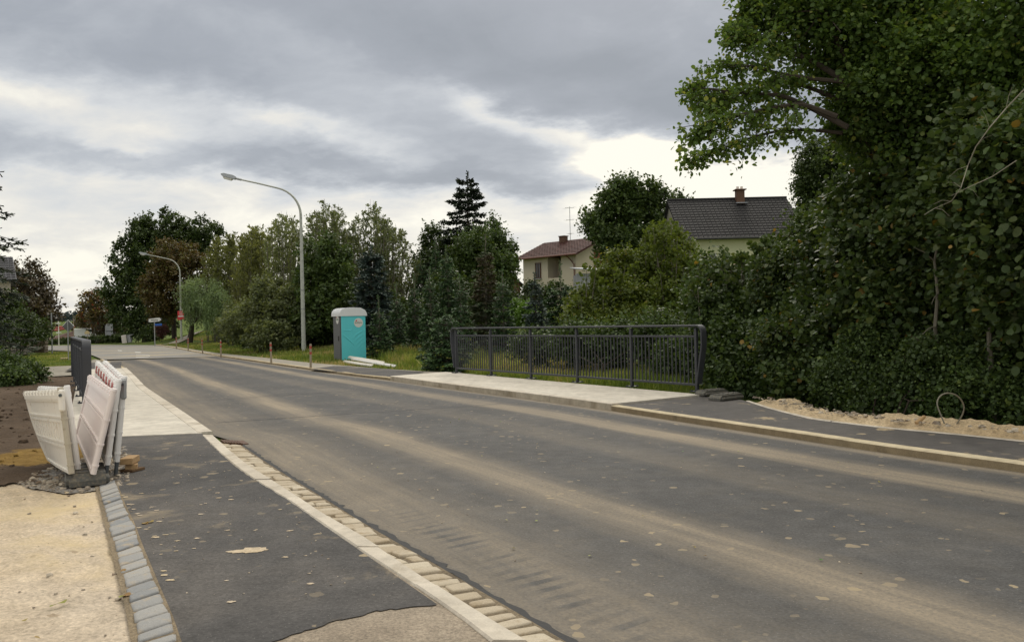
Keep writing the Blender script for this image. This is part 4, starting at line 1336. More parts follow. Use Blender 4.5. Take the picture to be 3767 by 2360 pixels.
# ------------------------------------------------------------------ portable toilet
def toilet():
    p0 = at(1257, 1328, .0)
    root = empty('portable_toilet', (p0.x, p0.y, -.02), 'turquoise portable toilet with a grey side and white rounded roof on the verge', 'portable toilet', rz=R_(29))
    W_, D_, H_ = 1.14, 1.16, 1.98
    b = MB()
    b.box((W_ / 2, D_ / 2, H_ / 2 + .06), (W_ - .02, D_ - .02, H_), bev=.01)
    b.build('cabin', M['grey'], root)
    # turquoise wall with raised swooshes
    w = MB()
    w.box((W_ / 2, -.006, H_ / 2 + .06), (W_ - .03, .03, H_), bev=.008)
    wall = w.build('front_wall', M['teal'], root)
    sw = MB()
    def swoosh(pts, r):
        q = [Vector((x * W_, -.022, z)) for x, z in pts]
        out = []
        for i in range(len(q) - 1):
            for k in range(4):
                out.append(q[i].lerp(q[i + 1], k / 4))
        out.append(q[-1])
        for _ in range(3):
            out = [out[0]] + [(out[i - 1] + out[i] * 2 + out[i + 1]) / 4 for i in range(1, len(out) - 1)] + [out[-1]]
        n = len(out)
        sw.tube(out, [r * (.35 + .65 * math.sin(math.pi * min(1, (i + 1) / n))) for i in range(n)], 6)
    swoosh([(.05, 1.37), (.32, 1.36), (.40, 1.38), (.45, 1.45)], .014)
    swoosh([(.05, 1.18), (.20, 1.06), (.38, .88), (.52, .70)], .020)
    for k in range(6):
        z = 1.36 - k * .17
        s0 = .46 + .045 * k
        swoosh([(s0, z - .36 + .02 * k), (s0 + .15, z - .18), (.80, z - .05), (.94, z)], .020 - .0014 * k)
    sw.build('relief', M['teal'], wall, autos=True)
    d = MB()
    d.box((-.004, D_ / 2, H_ / 2 + .03), (.03, D_ * .84, H_ - .12), bev=.01)
    door = d.build('door', M['grey'], root)
    hn = MB()
    hn.box((-.03, D_ * .25, 1.02), (.03, .08, .22), bev=.01)
    hn.build('door_handle', M['black'], door)
    # white roof: rounded profile, ribbed
    r = MB()
    prof = [(-.05, 0), (-.05, .10), (-.03, .20), (.05, .30), (.20, .355), (W_ * .5, .37), (W_ - .22, .345), (W_ - .03, .25), (W_ + .04, .14), (W_ + .055, .03), (W_ + .055, 0)]
    r.prism(prof, -.05, D_ + .05, M=Matrix.Translation((0, 0, H_ + .02)))
    for k in range(7):
        y = .04 + k * (D_ - .08) / 6
        r.prism([(x * 1.0 + (.012 if x > W_ / 2 else -.012) * (1 if z > .02 else 0), z + .012) for x, z in prof if z > .05], y - .03, y + .03, M=Matrix.Translation((0, 0, H_ + .02)))
    r.build('roof', M['roofw'], root)
    # door-side roof rim arch
    # stickers
    def sticker(M_, r_, nm='sticker'):
        s_ = MB()
        n = 28
        ring = lambda q, y: [M_ @ Vector((q * math.cos(2 * math.pi * i / n), y, q * math.sin(2 * math.pi * i / n))) for i in range(n)]
        a, b_ = ring(r_, 0), ring(r_, -.004)
        s_.add(a + b_, [(i, (i + 1) % n, n + (i + 1) % n, n + i) for i in range(n)] + [tuple(range(n, 2 * n))])
        so = s_.build(nm, M['signw'], root)
        t_ = MB()
        for rr0, rr1 in ((.80, .85),):
            for i in range(n):
                if i % 9 in (0, 1): continue
                a0, a1 = 2 * math.pi * i / n, 2 * math.pi * (i + 1) / n
                t_.poly([M_ @ Vector((r_ * q * math.cos(w_), -.0055, r_ * q * math.sin(w_))) for q, w_ in ((rr0, a0), (rr1, a0), (rr1, a1), (rr0, a1))])
        t_.build('sticker_ring', M['pale'], so)
        cu = bpy.data.curves.new('sticker_text', 'FONT')
        cu.body = 'edilpiu'
        cu.size = r_ * .62
        cu.align_x = 'CENTER'
        cu.extrude = .0008
        cu.materials.append(M['greenp'])
        to = bpy.data.objects.new('sticker_text', cu)
        COL.objects.link(to)
        to.parent = so
        tm = bpy.data.meshes.new_from_object(to)
        tm.transform(M_ @ Matrix.Translation((0, -.0065, -r_ * .15)) @ Matrix.Rotation(math.pi / 2, 4, 'X'))
        bpy.data.objects.remove(to)
        to = bpy.data.objects.new('sticker_text', tm)
        COL.objects.link(to)
        to.parent = so
        rd = MB()
        rd.poly([M_ @ Vector((x * r_, -.006, z * r_)) for x, z in ((-.70, .28), (-.45, .25), (-.28, .48), (-.42, .62), (-.55, .50), (-.62, .52))])
        rd.build('sticker_emblem', M['redp'], so)
    sticker(Matrix.Translation((W_ * .70, -.024, 1.70)), .205)
    sticker(Matrix.Translation((-.022, D_ * .36, 1.86)) @ Matrix.Rotation(-math.pi / 2, 4, 'Z'), .20)
    return root
toilet()
# narrow white boards dropped in front of the toilet
bd = [((1262, 1331), (1340, 1345), (1368, 1347), 'narrow cream barrier board lying nearest the kerb in front of the toilet', .10),
      ((1290, 1322), (1380, 1338), (1452, 1350), 'long white barrier board lying across the others in front of the toilet', .16),
      ((1280, 1315), (1350, 1326), (1410, 1337), 'cream barrier board lying against the foot of the toilet wall', .20)]
for a, m_, c, lb, z in bd:
    q = [at(*a, z), at(*m_, z * .8), at(*c, .06)]
    b = MB()
    n = 10
    cl = []
    for i in range(n + 1):
        t = i / n
        cl.append(q[0] * (1 - t) ** 2 + q[1] * 2 * t * (1 - t) + q[2] * t * t)
    for k in range(3):
        off = Vector((0, .16 * k, .012 * k))
        vs, fs = [], []
        for i, p in enumerate(cl):
            ww = .055 * (.35 + .65 * min(1, i / 3))
            vs += [p + off + Vector((0, -ww, 0)), p + off + Vector((0, ww, 0)), p + off + Vector((0, ww, .04)), p + off + Vector((0, -ww, .04))]
        for i in range(n):
            for j in range(4):
                fs.append((i * 4 + j, i * 4 + (j + 1) % 4, i * 4 + 4 + (j + 1) % 4, i * 4 + 4 + j))
        fs += [(0, 3, 2, 1), (n * 4, n * 4 + 1, n * 4 + 2, n * 4 + 3)]
        b.add(vs, fs)
    o = b.build('plastic_barrier', M['cream'] if 'cream' in lb else M['white'])
    tag(o, lb, 'barrier', 'barrier boards lying by the toilet')

# ------------------------------------------------------------------ signs on the right of the far junction
p = at(570, 1272, 0)
root = empty('direction_sign', p, 'white arrow-shaped direction sign pointing right on a thin post at the lawn edge', 'road sign')
k = p.y / F
b = MB()
b.tube([(0, 0, 0), (0, 0, 92 * k)], .045, 8)
b.build('post', M['galv'], root, autos=True)
def rel(u, v, dy=0.0):
    q = atd(u, v, p.y + dy)
    return q - p
ol = [(544, 1172), (583, 1167), (590, 1167), (597, 1175), (588, 1182), (548, 1186), (544, 1184)]
b = MB()
q = [rel(*t_, -.06) for t_ in ol]
b.add([v for v in q] + [v + Vector((0, .04, 0)) for v in q], [tuple(range(7)), tuple(range(13, 6, -1))] + [(i, i + 7, (i + 1) % 7 + 7, (i + 1) % 7) for i in range(7)])
pl = b.build('arrow_plate', M['black'], root)
c_ = sum(q, Vector()) / 7
b = MB()
b.poly([c_ + (v - c_) * .88 + Vector((0, -.012, 0)) for v in q])
b.build('arrow_face', M['signw'], pl)
b = MB()
for i in range(7):
    u = 556 + i * 3.6
    b.poly([rel(u, 1175.2 + (i % 2) * .6, -.085), rel(u + 2.6, 1175.0, -.085), rel(u + 2.6, 1178.6 - (i % 3) * .4, -.085), rel(u, 1178.8, -.085)])
b.build('lettering', M['black'], pl)
b = MB()
b.box(rel(582, 1193.5, 0), (.70, .03, .20), bev=.005)
b.build('street_name_plate', M['blue'], root)

pp = at(668, 1261, 0)
root = empty('poster', atd(668, 1184, pp.y - .2), 'red election-style poster with pale lettering and a white stripe tied round the lamp post', 'poster')
pc = root.location.copy()
def relp(u, v, dy=0.0):
    return atd(u, v, pp.y - .2 + dy) - pc
b = MB()
q = [relp(653, 1143), relp(678, 1143), relp(677, 1173), relp(653, 1177)]
b.add(q + [v + Vector((0, .03, 0)) for v in q], [(0, 1, 2, 3)[::-1], (4, 5, 6, 7)] + [(i, (i + 1) % 4, (i + 1) % 4 + 4, i + 4) for i in range(4)])
brd = b.build('board', M['redp'], root)
b = MB()
for (u0, u1, v0, v1) in ((660, 671, 1146.5, 1149.3), (660.5, 671.5, 1153.5, 1157)):
    n = 5
    for i in range(n):
        w = (u1 - u0) / n
        b.poly([relp(u0 + i * w, v0 + .5 * (i % 2), -.012), relp(u0 + i * w, v1, -.012), relp(u0 + (i + .8) * w, v1 - .4 * (i % 2), -.012), relp(u0 + (i + .8) * w, v0, -.012)])
b.build('lettering', M['pale'], brd)
b = MB()
b.poly([relp(655.5, 1161, -.012), relp(655.5, 1165, -.012), relp(677, 1164, -.012), relp(677, 1160, -.012)])
b.build('white_stripe', M['signw'], brd)

# white cabinet with a bench-like board beside it
c0 = at(459, 1263, 0)
root = empty('utility_cabinet', c0, 'small tilted white cabinet with a grey board behind it at the edge of the lawn', 'cabinet')
b = MB()
b.box((0, 0, .5), (.52, .45, .95), bev=.03)
ob = b.build('housing', M['pink'], root)
ob.rotation_euler = (0, R_(-7), R_(24))
b = MB()
b.box((.62, .3, .86), (.75, .4, .08), bev=.01)
b.box((.50, .3, .42), (.40, .35, .80), bev=.02)
ob = b.build('side_board', M['metalw'], root)
ob.rotation_euler = (0, R_(-10), 0)

# notice board
c0 = atd(404, 1256, 108)
root = empty('notice_board', c0, 'tall grey notice board with dark cross bars standing before the hedge', 'notice board')
b = MB()
b.box((0, 0, 1.25 + .2), (.85, .06, 1.6), bev=.01)
b.build('board', M['metalw'], root)
for z in (1.35, .80):
    b = MB()
    b.box((0, -.05, z), (.95, .04, .07))
    b.build('cross_bar', M['black'], root)
b = MB()
b.box((-.50, 0, 1.0), (.09, .09, 2.1), bev=.01)
b.build('post', M['galv'], root)

# far signs on the left
def post_at(u, vt, vb, name, label, cat, mat, r=.04, Y=None, group=None):
    g_ = at(u, vb, 0) if Y is None else atd(u, vb, Y)
    H_ = (vb - vt) * g_.y / F
    root = empty(name, g_, label, cat, group)
    b = MB()
    b.tube([(0, 0, -.1), (0, 0, H_)], r, 8)
    b.build('post', mat, root, autos=True)
    return root, H_, g_
root, H_, g_ = post_at(192, 1150, 1297, 'signpost', 'plain grey metal post with a small clamp, leftmost post on the grass triangle', 'post', M['galv'], .055)
b = MB(); b.tube([(0, 0, H_ * .70), (0, 0, H_ * .73)], .08, 8); b.build('clamp', M['galv'], root)
root, H_, g_ = post_at(217, 1172, 1267, 'finger_post', 'cream post with two short white finger boards beyond the side road', 'road sign', M['cream'], .06)
for z, dx_, w in ((H_ * .82, -.02, .55), (H_ * .46, .05, .58)):
    b = MB(); b.box((dx_, -.08, z), (w, .04, .13), bev=.01); b.build('finger_board', M['signw'], root)
root, H_, g_ = post_at(252, 1178, 1319, 'priority_sign', 'light metal signpost with a diamond sign seen from behind on the grass triangle', 'road sign', M['galv'], .035)
b = MB()
s_ = .30
b.prism([(0, s_ * 1.2), (s_ * 1.15, 0), (0, -s_ * 1.1), (-s_ * 1.15, 0)], -.015, .015, M=Matrix.Translation((0, .06, H_ - .34)))
dm = b.build('sign_plate', M['grey'], root)
b = MB()
for a, c in (((0, 1.2), (1.15, 0)), ((0, 1.2), (-1.15, 0))):
    b.tube([(a[0] * s_, .05, a[1] * s_ + H_ - .34), (c[0] * s_, .05, c[1] * s_ + H_ - .34)], .016, 6)
b.build('rim', M['signw'], dm)
post_at(272, 1170, 1262, 'wooden_pole', 'thin brown wooden pole in front of the rusty roof', 'pole', M['post'], .05, Y=92)
root, H_, g_ = post_at(322, 1222, 1258, 'yellow_sign', 'small pale yellow sign with a pointed top in front of the white van', 'road sign', M['post'], .03, Y=95)
b = MB()
b.prism([(-.28, -.18), (-.28, 0), (0, .26), (.28, 0), (.28, -.18)], -.02, .02, M=Matrix.Translation((0, -.05, H_)))
b.build('sign_plate', M['ochre'], root)
b = MB()
for i in range(9):
    a = i * .7
    b.tube([(math.cos(a) * .16, math.sin(a) * .1, .03), (math.cos(a + .5) * .2, math.sin(a + .5) * .1, .08)], [.07, .03], 6)
o = b.build('stone', M['ochre'])
o.location = at(237, 1320, 0)
tag(o, 'yellowish stone lying at the foot of the diamond signpost', 'stone')

# hose loop sticking out of the rubble
g0 = atd(3480, 1560, 10.35)
b = MB()
pts = [(3474, 1557), (3462, 1528), (3450, 1500), (3445, 1480), (3452, 1462), (3466, 1448), (3487, 1443), (3512, 1448), (3530, 1460), (3543, 1480), (3548, 1500), (3543, 1520), (3532, 1540), (3520, 1557), (3512, 1570)]
pw = [atd(u, v, 10.35 + .02 * i) for i, (u, v) in enumerate(pts)]
sm = []
for i in range(len(pw) - 1):
    sm += [pw[i], pw[i].lerp(pw[i + 1], .5)]
sm.append(pw[-1])
for _ in range(2):
    sm = [sm[0]] + [(sm[i - 1] + sm[i] * 2 + sm[i + 1]) / 4 for i in range(1, len(sm) - 1)] + [sm[-1]]
b.tube(sm, .009, 8)
tag(b.build('hose_loop', M['hose'], autos=True), 'stiff grey pipe loop sticking up out of the rubble before the hedge', 'pipe')
plank('wood_stake', atd(3386, 1543, 10.9), (.16, .05, .04), R_(20), M['wood'], 'short broken piece of pale wood lying on the rubble left of the pipe loop', tilt=(0, R_(-30)))

# ------------------------------------------------------------------ houses
def uvquad(name, quad, mat, parent, thick=.12, sx=1.0):
    """roof slab with metric uv: quad = eave left, eave right, ridge right, ridge left"""
    el_, er, rr, rl = [Vector(q) for q in quad]
    me = bpy.data.meshes.new(name)
    nrm = (er - el_).cross(rl - el_).normalized()
    dn = -nrm * thick if nrm.z > 0 else nrm * thick
    vs = [el_, er, rr, rl] + [v + dn for v in (el_, er, rr, rl)]
    me.from_pydata(vs, [], [(0, 1, 2, 3), (7, 6, 5, 4), (0, 4, 5, 1), (1, 5, 6, 2), (2, 6, 7, 3), (3, 7, 4, 0)])
    ul = me.uv_layers.new(name='UVMap')
    ax = (er - el_).normalized()
    ay = nrm.cross(ax)
    for lp in me.loops:
        v = me.vertices[lp.vertex_index].co - el_
        ul.data[lp.index].uv = (v.dot(ax), v.dot(ay))
    me.materials.append(mat)
    o = bpy.data.objects.new(name, me)
    COL.objects.link(o)
    o.parent = parent
    return o
def tile_rows(parent, quad, row=.36, mat=None, name='tile_courses'):
    """raised lower edges of the tile courses, so the roof has real relief"""
    el_, er, rr, rl = [Vector(q) for q in quad]
    nrm = (er - el_).cross(rl - el_).normalized()
    if nrm.z < 0: nrm = -nrm
    n = int((rl - el_).length / row)
    b = MB()
    for i in range(n):
        t0, t1 = i / n, (i + 1) / n
        a, c = el_.lerp(rl, t0), er.lerp(rr, t0)
        a2, c2 = el_.lerp(rl, t1), er.lerp(rr, t1)
        m_ = max(2, int((c - a).length / .3))
        for j in range(m_):
            s0, s1 = j / m_, (j + .80) / m_
            p = [a.lerp(c, s0) + nrm * .045, a.lerp(c, s1) + nrm * .045, a2.lerp(c2, s1) + nrm * .006, a2.lerp(c2, s0) + nrm * .006]
            q = [a.lerp(c, s0) + nrm * .004, a.lerp(c, s1) + nrm * .004]
            b.add(p + q, [(0, 1, 2, 3), (4, 5, 1, 0)])
    return b.build(name, mat, parent)
def window(parent, c, w, h, nrm, sh=True, rec=.10, fm='frame'):
    """framed window on a wall; c centre on the wall, nrm outward direction"""
    nrm = Vector(nrm).normalized()
    t = Vector((-nrm.y, nrm.x, 0))
    rz = math.atan2(t.y, t.x)
    f = MB()
    for (dx_, dz_, ww, hh) in ((0, h / 2, w + .12, .08), (0, -h / 2, w + .12, .08), (-w / 2, 0, .08, h), (w / 2, 0, .08, h), (0, 0, .05, h)):
        f.box(Vector(c) + t * dx_ + Vector((0, 0, dz_)) + nrm * .02, (ww, .09, hh), rz=rz)
    fr = f.build('window', M[fm], parent)
    g_ = MB()
    g_.box(Vector(c) + nrm * .012, (w - .04, .03, h - .04), rz=rz)
    g_.build('pane', M['glass'], fr)
    s_ = MB()
    s_.box(Vector(c) + Vector((0, 0, -h / 2 - .07)) + nrm * .08, (w + .25, .2, .05), rz=rz)
    s_.build('sill', M['metals'], fr)
    return fr

# house with red-brown roof
A_ = atd(2120, 929, 68)      # near eave corner (roof edge)
B_ = atd(1894, 951, 73)
ez = (A_.z + B_.z) / 2
e1_ = Vector((B_.x - A_.x, B_.y - A_.y, 0))
Lh = e1_.length
e1_.normalize()
e2_ = Vector((-e1_.y, e1_.x, 0))
if e2_.y < 0: e2_ = -e2_
G = Vector((A_.x, A_.y, 0)) + e1_ * .5 + e2_ * .5
LW, DW = Lh - 1.0, 6.6
zg = float(gz(G.x, G.y)) - .5
h1 = empty('house', (G.x, G.y, zg), 'two-storey beige house with a red-brown roof and tall aerial above the spruces', 'house')
h1.rotation_euler = (0, 0, math.atan2(e1_.y, e1_.x))
# local frame: x along the long wall (away from the near corner), y back (e2) -- e2 = rot(e1, -90deg)
sgn = 1 if (Matrix.Rotation(h1.rotation_euler[2], 3, 'Z') @ Vector((0, 1, 0))).dot(e2_) > 0 else -1
ez_l = ez - zg
rz_l = ez_l + 1.55
b = MB()
hw = ez_l - .12
def Lc(x, y, z): return (x, y * sgn, z)
def wallbox(mb, x0, x1, y0, y1, z0, z1):
    mb.box(((x0 + x1) / 2, sgn * (y0 + y1) / 2, (z0 + z1) / 2), (x1 - x0, y1 - y0, z1 - z0))
# long wall with a loggia recess
lx0, lx1 = LW * .27, LW * .52
wallbox(b, 0, lx0, 0, .3, 0, hw)
wallbox(b, lx1, LW, 0, .3, 0, hw)
wallbox(b, lx0, lx1, 0, .3, 0, hw - 1.75)
wallbox(b, lx0, lx1, 1.3, 1.5, hw - 2.0, hw)
wallbox(b, lx0 - .2, lx0, .3, 1.5, hw - 2.0, hw)
wallbox(b, lx1, lx1 + .2, .3, 1.5, hw - 2.0, hw)
wallbox(b, lx0, lx1, .3, 1.5, hw - 2.1, hw - 2.0)
wallbox(b, 0, .3, .3, DW, 0, hw)
wallbox(b, LW - .3, LW, .3, DW, 0, hw)
wallbox(b, .3, LW - .3, DW - .3, DW, 0, hw)
for x in (0.0, LW - .3):
    vs = [Lc(x, 0, hw), Lc(x, DW, hw), Lc(x, DW / 2, rz_l - .15), Lc(x + .3, 0, hw), Lc(x + .3, DW, hw), Lc(x + .3, DW / 2, rz_l - .15)]
    b.add(vs, [(0, 1, 2), (5, 4, 3), (0, 3, 4, 1), (1, 4, 5, 2), (2, 5, 3, 0)])
wl = b.build('wall', M['stucco'], h1)
for y0, y1, z0, z1, nm in ((2.3, 5.2, hw - 2.3, hw + .5, 'gable_cladding'),):
    c = MB()
    c.box((-.04, sgn * (y0 + y1) / 2, (z0 + z1) / 2), (.07, y1 - y0, z1 - z0))
    c.build(nm, M['brownwall'], h1)
o_ = .55
qa = [Lc(-o_, -o_, ez_l - .05), Lc(LW + o_, -o_, ez_l - .05), Lc(LW + o_, DW / 2, rz_l), Lc(-o_, DW / 2, rz_l)]
qb = [Lc(-o_, DW + o_, ez_l - .05), Lc(LW + o_, DW + o_, ez_l - .05), Lc(LW + o_, DW / 2, rz_l), Lc(-o_, DW / 2, rz_l)]
rf = uvquad('roof', qa, M['tiler'], h1)
tile_rows(rf, qa, .36, M['tiler'])
uvquad('roof', qb, M['tiler'], h1)
c = MB(); c.tube([Lc(-o_, -o_ - .06, ez_l - .10), Lc(LW + o_, -o_ - .06, ez_l - .10)], .07, 8); c.build('gutter', M['gutter'], h1)
c = MB(); c.tube([Lc(.6, -o_, ez_l - .12), Lc(.45, -.12, ez_l - .5), Lc(.12, -.10, ez_l - .9), Lc(.12, -.10, .3)], .05, 8); c.build('downpipe', M['gutter'], h1)
ch = MB(); ch.box(Lc(LW * .66, DW / 2 - .3, rz_l + .02), (.62, .5, .6), bev=.02); ch.box(Lc(LW * .66, DW / 2 - .3, rz_l + .35), (.72, .6, .07), bev=.01); ch.build('chimney', M['brownw'], h1)
an = MB()
ax0 = LW * .57
an.tube([Lc(ax0, DW / 2, rz_l - .1), Lc(ax0, DW / 2, rz_l + 2.9)], .025, 6)
for z, w in ((2.8, 1.2), (1.75, 1.0), (.55, .5)):
    an.tube([Lc(ax0 - w / 2, DW / 2 - .1, rz_l + z - .08), Lc(ax0 + w / 2, DW / 2 + .1, rz_l + z + .08)], .014, 6)
    for k in range(5):
        x = ax0 - w / 2 + w * k / 4
        an.tube([Lc(x, DW / 2 - .25, rz_l + z), Lc(x, DW / 2 + .25, rz_l + z)], .008, 4)
an.build('aerial', M['galv'], h1)
window(h1, Lc(LW * .70, -.02, hw - 1.05), .55, 1.25, (0, -sgn, 0), fm='brownw')
window(h1, Lc(LW * .36, 1.27, hw - .9), 1.3, 1.7, (0, -sgn, 0), fm='brownw')

# house with dark roof and pale yellow wall
x0, x1, ye, yr, ze, zr = 11.15, 19.6, 55.0, 59.6, 6.72, 9.85
zb_ = float(gz(15, 58)) - .5
h2 = empty('house', (x0, ye, zb_), 'pale yellow house with a dark tiled roof and twin-pot chimney behind the shrubs', 'house')
LX = x1 - x0
W2 = 2 * (yr - ye)
Z = lambda z: z - zb_
b = MB()
ey = .55
for (a0, a1, b0_, b1) in ((.45, LX - .45, ey, ey + .3), (.45, LX - .45, W2 - ey - .3, W2 - ey), (.15, .45, ey, W2 - ey), (LX - .45, LX - .15, ey, W2 - ey)):
    b.box(((a0 + a1) / 2, (b0_ + b1) / 2, Z(ze) / 2 + .1), (a1 - a0, b1 - b0_, Z(ze) + .2 - .05))
b.build('wall', M['stuccoy'], h2)
for x in (.2, LX - .4):
    g_ = MB()
    zz = Z(ze) + .16
    vs = [(x, ey, zz), (x, W2 - ey, zz), (x, W2 / 2, Z(zr) - .2), (x + .2, ey, zz), (x + .2, W2 - ey, zz), (x + .2, W2 / 2, Z(zr) - .2)]
    g_.add(vs, [(0, 1, 2), (5, 4, 3), (0, 3, 4, 1), (1, 4, 5, 2), (2, 5, 3, 0)])
    g_.build('gable', M['gable'], h2)
q1 = [(0, 0, Z(ze)), (LX, 0, Z(ze)), (LX, W2 / 2, Z(zr)), (0, W2 / 2, Z(zr))]
q2 = [(0, W2, Z(ze)), (LX, W2, Z(ze)), (LX, W2 / 2, Z(zr)), (0, W2 / 2, Z(zr))]
rf = uvquad('roof', q1, M['tiled'], h2)
tile_rows(rf, q1, .36, M['tiled'])
uvquad('roof', q2, M['tiled'], h2)
c = MB(); c.tube([(0, W2 / 2, Z(zr) + .03), (LX, W2 / 2, Z(zr) + .03)], .10, 8)
c.build('ridge_tiles', M['tiled'], h2)
cx_ = atd(2725, 727, 59).x - x0
c = MB()
c.box((cx_, W2 / 2 - .35, Z(zr) + .05), (.55, .55, 1.0), bev=.02)
c.box((cx_, W2 / 2 - .35, Z(zr) + .58), (.78, .78, .07), bev=.01)
chm = c.build('chimney', M['brownw'], h2)
for s_ in (-.14, .14):
    c = MB(); c.tube([(cx_ + s_, W2 / 2 - .35, Z(zr) + .60), (cx_ + s_, W2 / 2 - .35, Z(zr) + .82)], .09, 10); c.build('chimney_pot', M['pale'], chm)
c = MB(); c.box((cx_, W2 / 2 - .80, Z(zr) - .38), (.75, .25, .05)); c.build('flashing', M['metals'], chm)
c = MB(); c.tube([(0, -.05, Z(ze) - .05), (LX, -.05, Z(ze) - .05)], .07, 8); c.build('gutter', M['black'], h2)
wc = atd(2622, 950, ye + ey)
window(h2, (wc.x - x0, ey - .01, wc.z - zb_), .42, .62, (0, -1, 0))

# grey shed between them
S0 = atd(2116, 988, 52)
zs = float(gz(S0.x, 52)) - .3
sh = empty('shed', (S0.x, S0.y, zs), 'grey metal shed with a thin slanting roof between the two houses', 'shed')
hS = S0.z - zs
b = MB()
b.box((1.9, 1.6, hS / 2 - .15), (3.6, 3.0, hS - .3))
b.build('wall', M['metalw'], sh)
for i in range(12):
    pass
b = MB()
b.add([(-.1, -.5, hS + .02), (4.0, -.5, hS - .35), (4.0, 3.4, hS + .1), (-.1, 3.4, hS + .3), (-.1, -.5, hS - .04), (4.0, -.5, hS - .41), (4.0, 3.4, hS + .04), (-.1, 3.4, hS + .24)], [(0, 1, 2, 3), (7, 6, 5, 4), (0, 4, 5, 1), (1, 5, 6, 2), (2, 6, 7, 3), (3, 7, 4, 0)])
b.build('roof', M['metals'], sh)
window(sh, (1.1, .09, hS - 1.35), .45, .9, (0, -1, 0))

# dark roof edge behind the plantation
c = MB()
q = [atd(1870, 1000, 86), atd(1915, 1040, 84), atd(1960, 1180, 84), atd(1800, 1180, 86), atd(1780, 1060, 86)]
hb = empty('house', (q[3].x, q[3].y, float(gz(q[3].x, q[3].y))), 'dark steep roof just showing between the plantation and the beige house', 'house')
zz0 = hb.location.z
pk = atd(1790, 925, 86) - hb.location
rt = atd(1925, 1045, 86) - hb.location
lf = Vector((pk.x * 2 - rt.x, rt.y, rt.z))
for y0_ in (0,):
    pass
c = MB()
c.add([Vector((lf.x, 0, 0)), Vector((rt.x - .3, 0, 0)), Vector((rt.x - .3, 0, rt.z)), Vector((pk.x, 0, pk.z - .2)), Vector((lf.x, 0, lf.z)),
       Vector((lf.x, 7, 0)), Vector((rt.x - .3, 7, 0)), Vector((rt.x - .3, 7, rt.z)), Vector((pk.x, 7, pk.z - .2)), Vector((lf.x, 7, lf.z))],
      [(0, 1, 2, 3, 4), (9, 8, 7, 6, 5), (0, 5, 6, 1), (1, 6, 7, 2), (4, 9, 5, 0)])
c.build('wall', M['brownw'], hb)
for s_ in (rt, lf):
    uvquad('roof', [(s_.x, -.4, s_.z), (s_.x, 7.4, s_.z), (pk.x, 7.4, pk.z), (pk.x, -.4, pk.z)], M['tiled'], hb)

# house at the left edge
hL = atd(62, 1029, 62)
zb_ = 0.0
h3 = empty('house', (hL.x, 62, zb_), 'house at the left edge with a grey tiled roof behind the spruce branches', 'house', rz=R_(31))
rr_ = atd(56, 945, 65) - h3.location
ev = hL - h3.location
b = MB(); b.box((-5.4, 4, ev.z / 2 + .1), (10, 7, ev.z + .2 - .1)); b.build('wall', M['stucco'], h3)
q1 = [(-11, -.2, ev.z), (0, -.2, ev.z), (-.2, 3.5, rr_.z), (-11, 3.5, rr_.z)]
q2 = [(-11, 7.9, ev.z), (0, 7.9, ev.z), (-.2, 3.5, rr_.z), (-11, 3.5, rr_.z)]
rf = uvquad('roof', q1, M['tileg'], h3)
tile_rows(rf, q1, .4, M['tileg'])
uvquad('roof', q2, M['tileg'], h3)
window(h3, (-1.9, .48, ev.z - 1.4), .9, 1.2, (0, -1, 0))

# low farm building, rusty roof, red beam; van; hut
h4 = empty('farm_building', atd(240, 1250, 118), 'low building with a rusty brown roof and bright red roof edge beyond the junction', 'building')
def r4(u, v, Y): return atd(u, v, Y) - h4.location
b = MB()
q = [r4(180, 1262, 118), r4(300, 1262, 118), r4(300, 1215, 122), r4(215, 1236, 122)]
b = MB()
b.add([r4(178, 1252, 116), r4(330, 1252, 116), r4(330, 1240, 116), r4(178, 1246, 116), r4(178, 1252, 126), r4(330, 1252, 126), r4(330, 1236, 126), r4(178, 1242, 126)], [(0, 1, 2, 3), (4, 7, 6, 5), (0, 3, 7, 4), (1, 5, 6, 2), (3, 2, 6, 7)])
b.build('wall', M['brownw'], h4)
uvquad('roof', [r4(176, 1252, 115), r4(335, 1251, 115), r4(340, 1196, 122), r4(192, 1238, 122)], M['tileb'], h4)
b = MB()
b.tube([r4(188, 1217, 116), r4(240, 1208, 118), r4(274, 1202, 119)], .16, 6)
b.tube([r4(205, 1206, 119), r4(238, 1201, 120)], .22, 6)
b.build('red_roof_edge', M['red'], h4)
v5 = empty('van', atd(308, 1252, 112), 'white van parked side-on beyond the junction hedge', 'van')
b = MB()
b.box((-.10, 0, .95), (1.65, 1.7, 1.35), bev=.1)
b.box((.95, 0, .60), (.75, 1.6, .62), bev=.12)
b.build('body', M['signw'], v5)
b = MB(); b.box((.62, -.0, 1.30), (.30, 1.5, .35), bev=.05); b.build('windscreen', M['glass'], v5)
for x in (-.55, .85):
    b = MB(); b.tube([(x, -.86, .28), (x, -.70, .28)], .28, 14); b.build('wheel', M['black'], v5)
h6 = empty('hut', atd(345, 1250, 120), 'small brown hut with a white roof edge right of the van', 'hut')
b = MB(); b.box((0, 0, .6), (1.0, 1.5, 1.2)); b.build('wall', M['brownw'], h6)
b = MB(); b.box((0, 0, 1.26), (1.3, 1.8, .16), bev=.03); b.build('roof', M['signw'], h6)
b = MB(); b.box((.1, -.78, .75), (.35, .04, .45)); b.build('window', M['ochre'], h6)

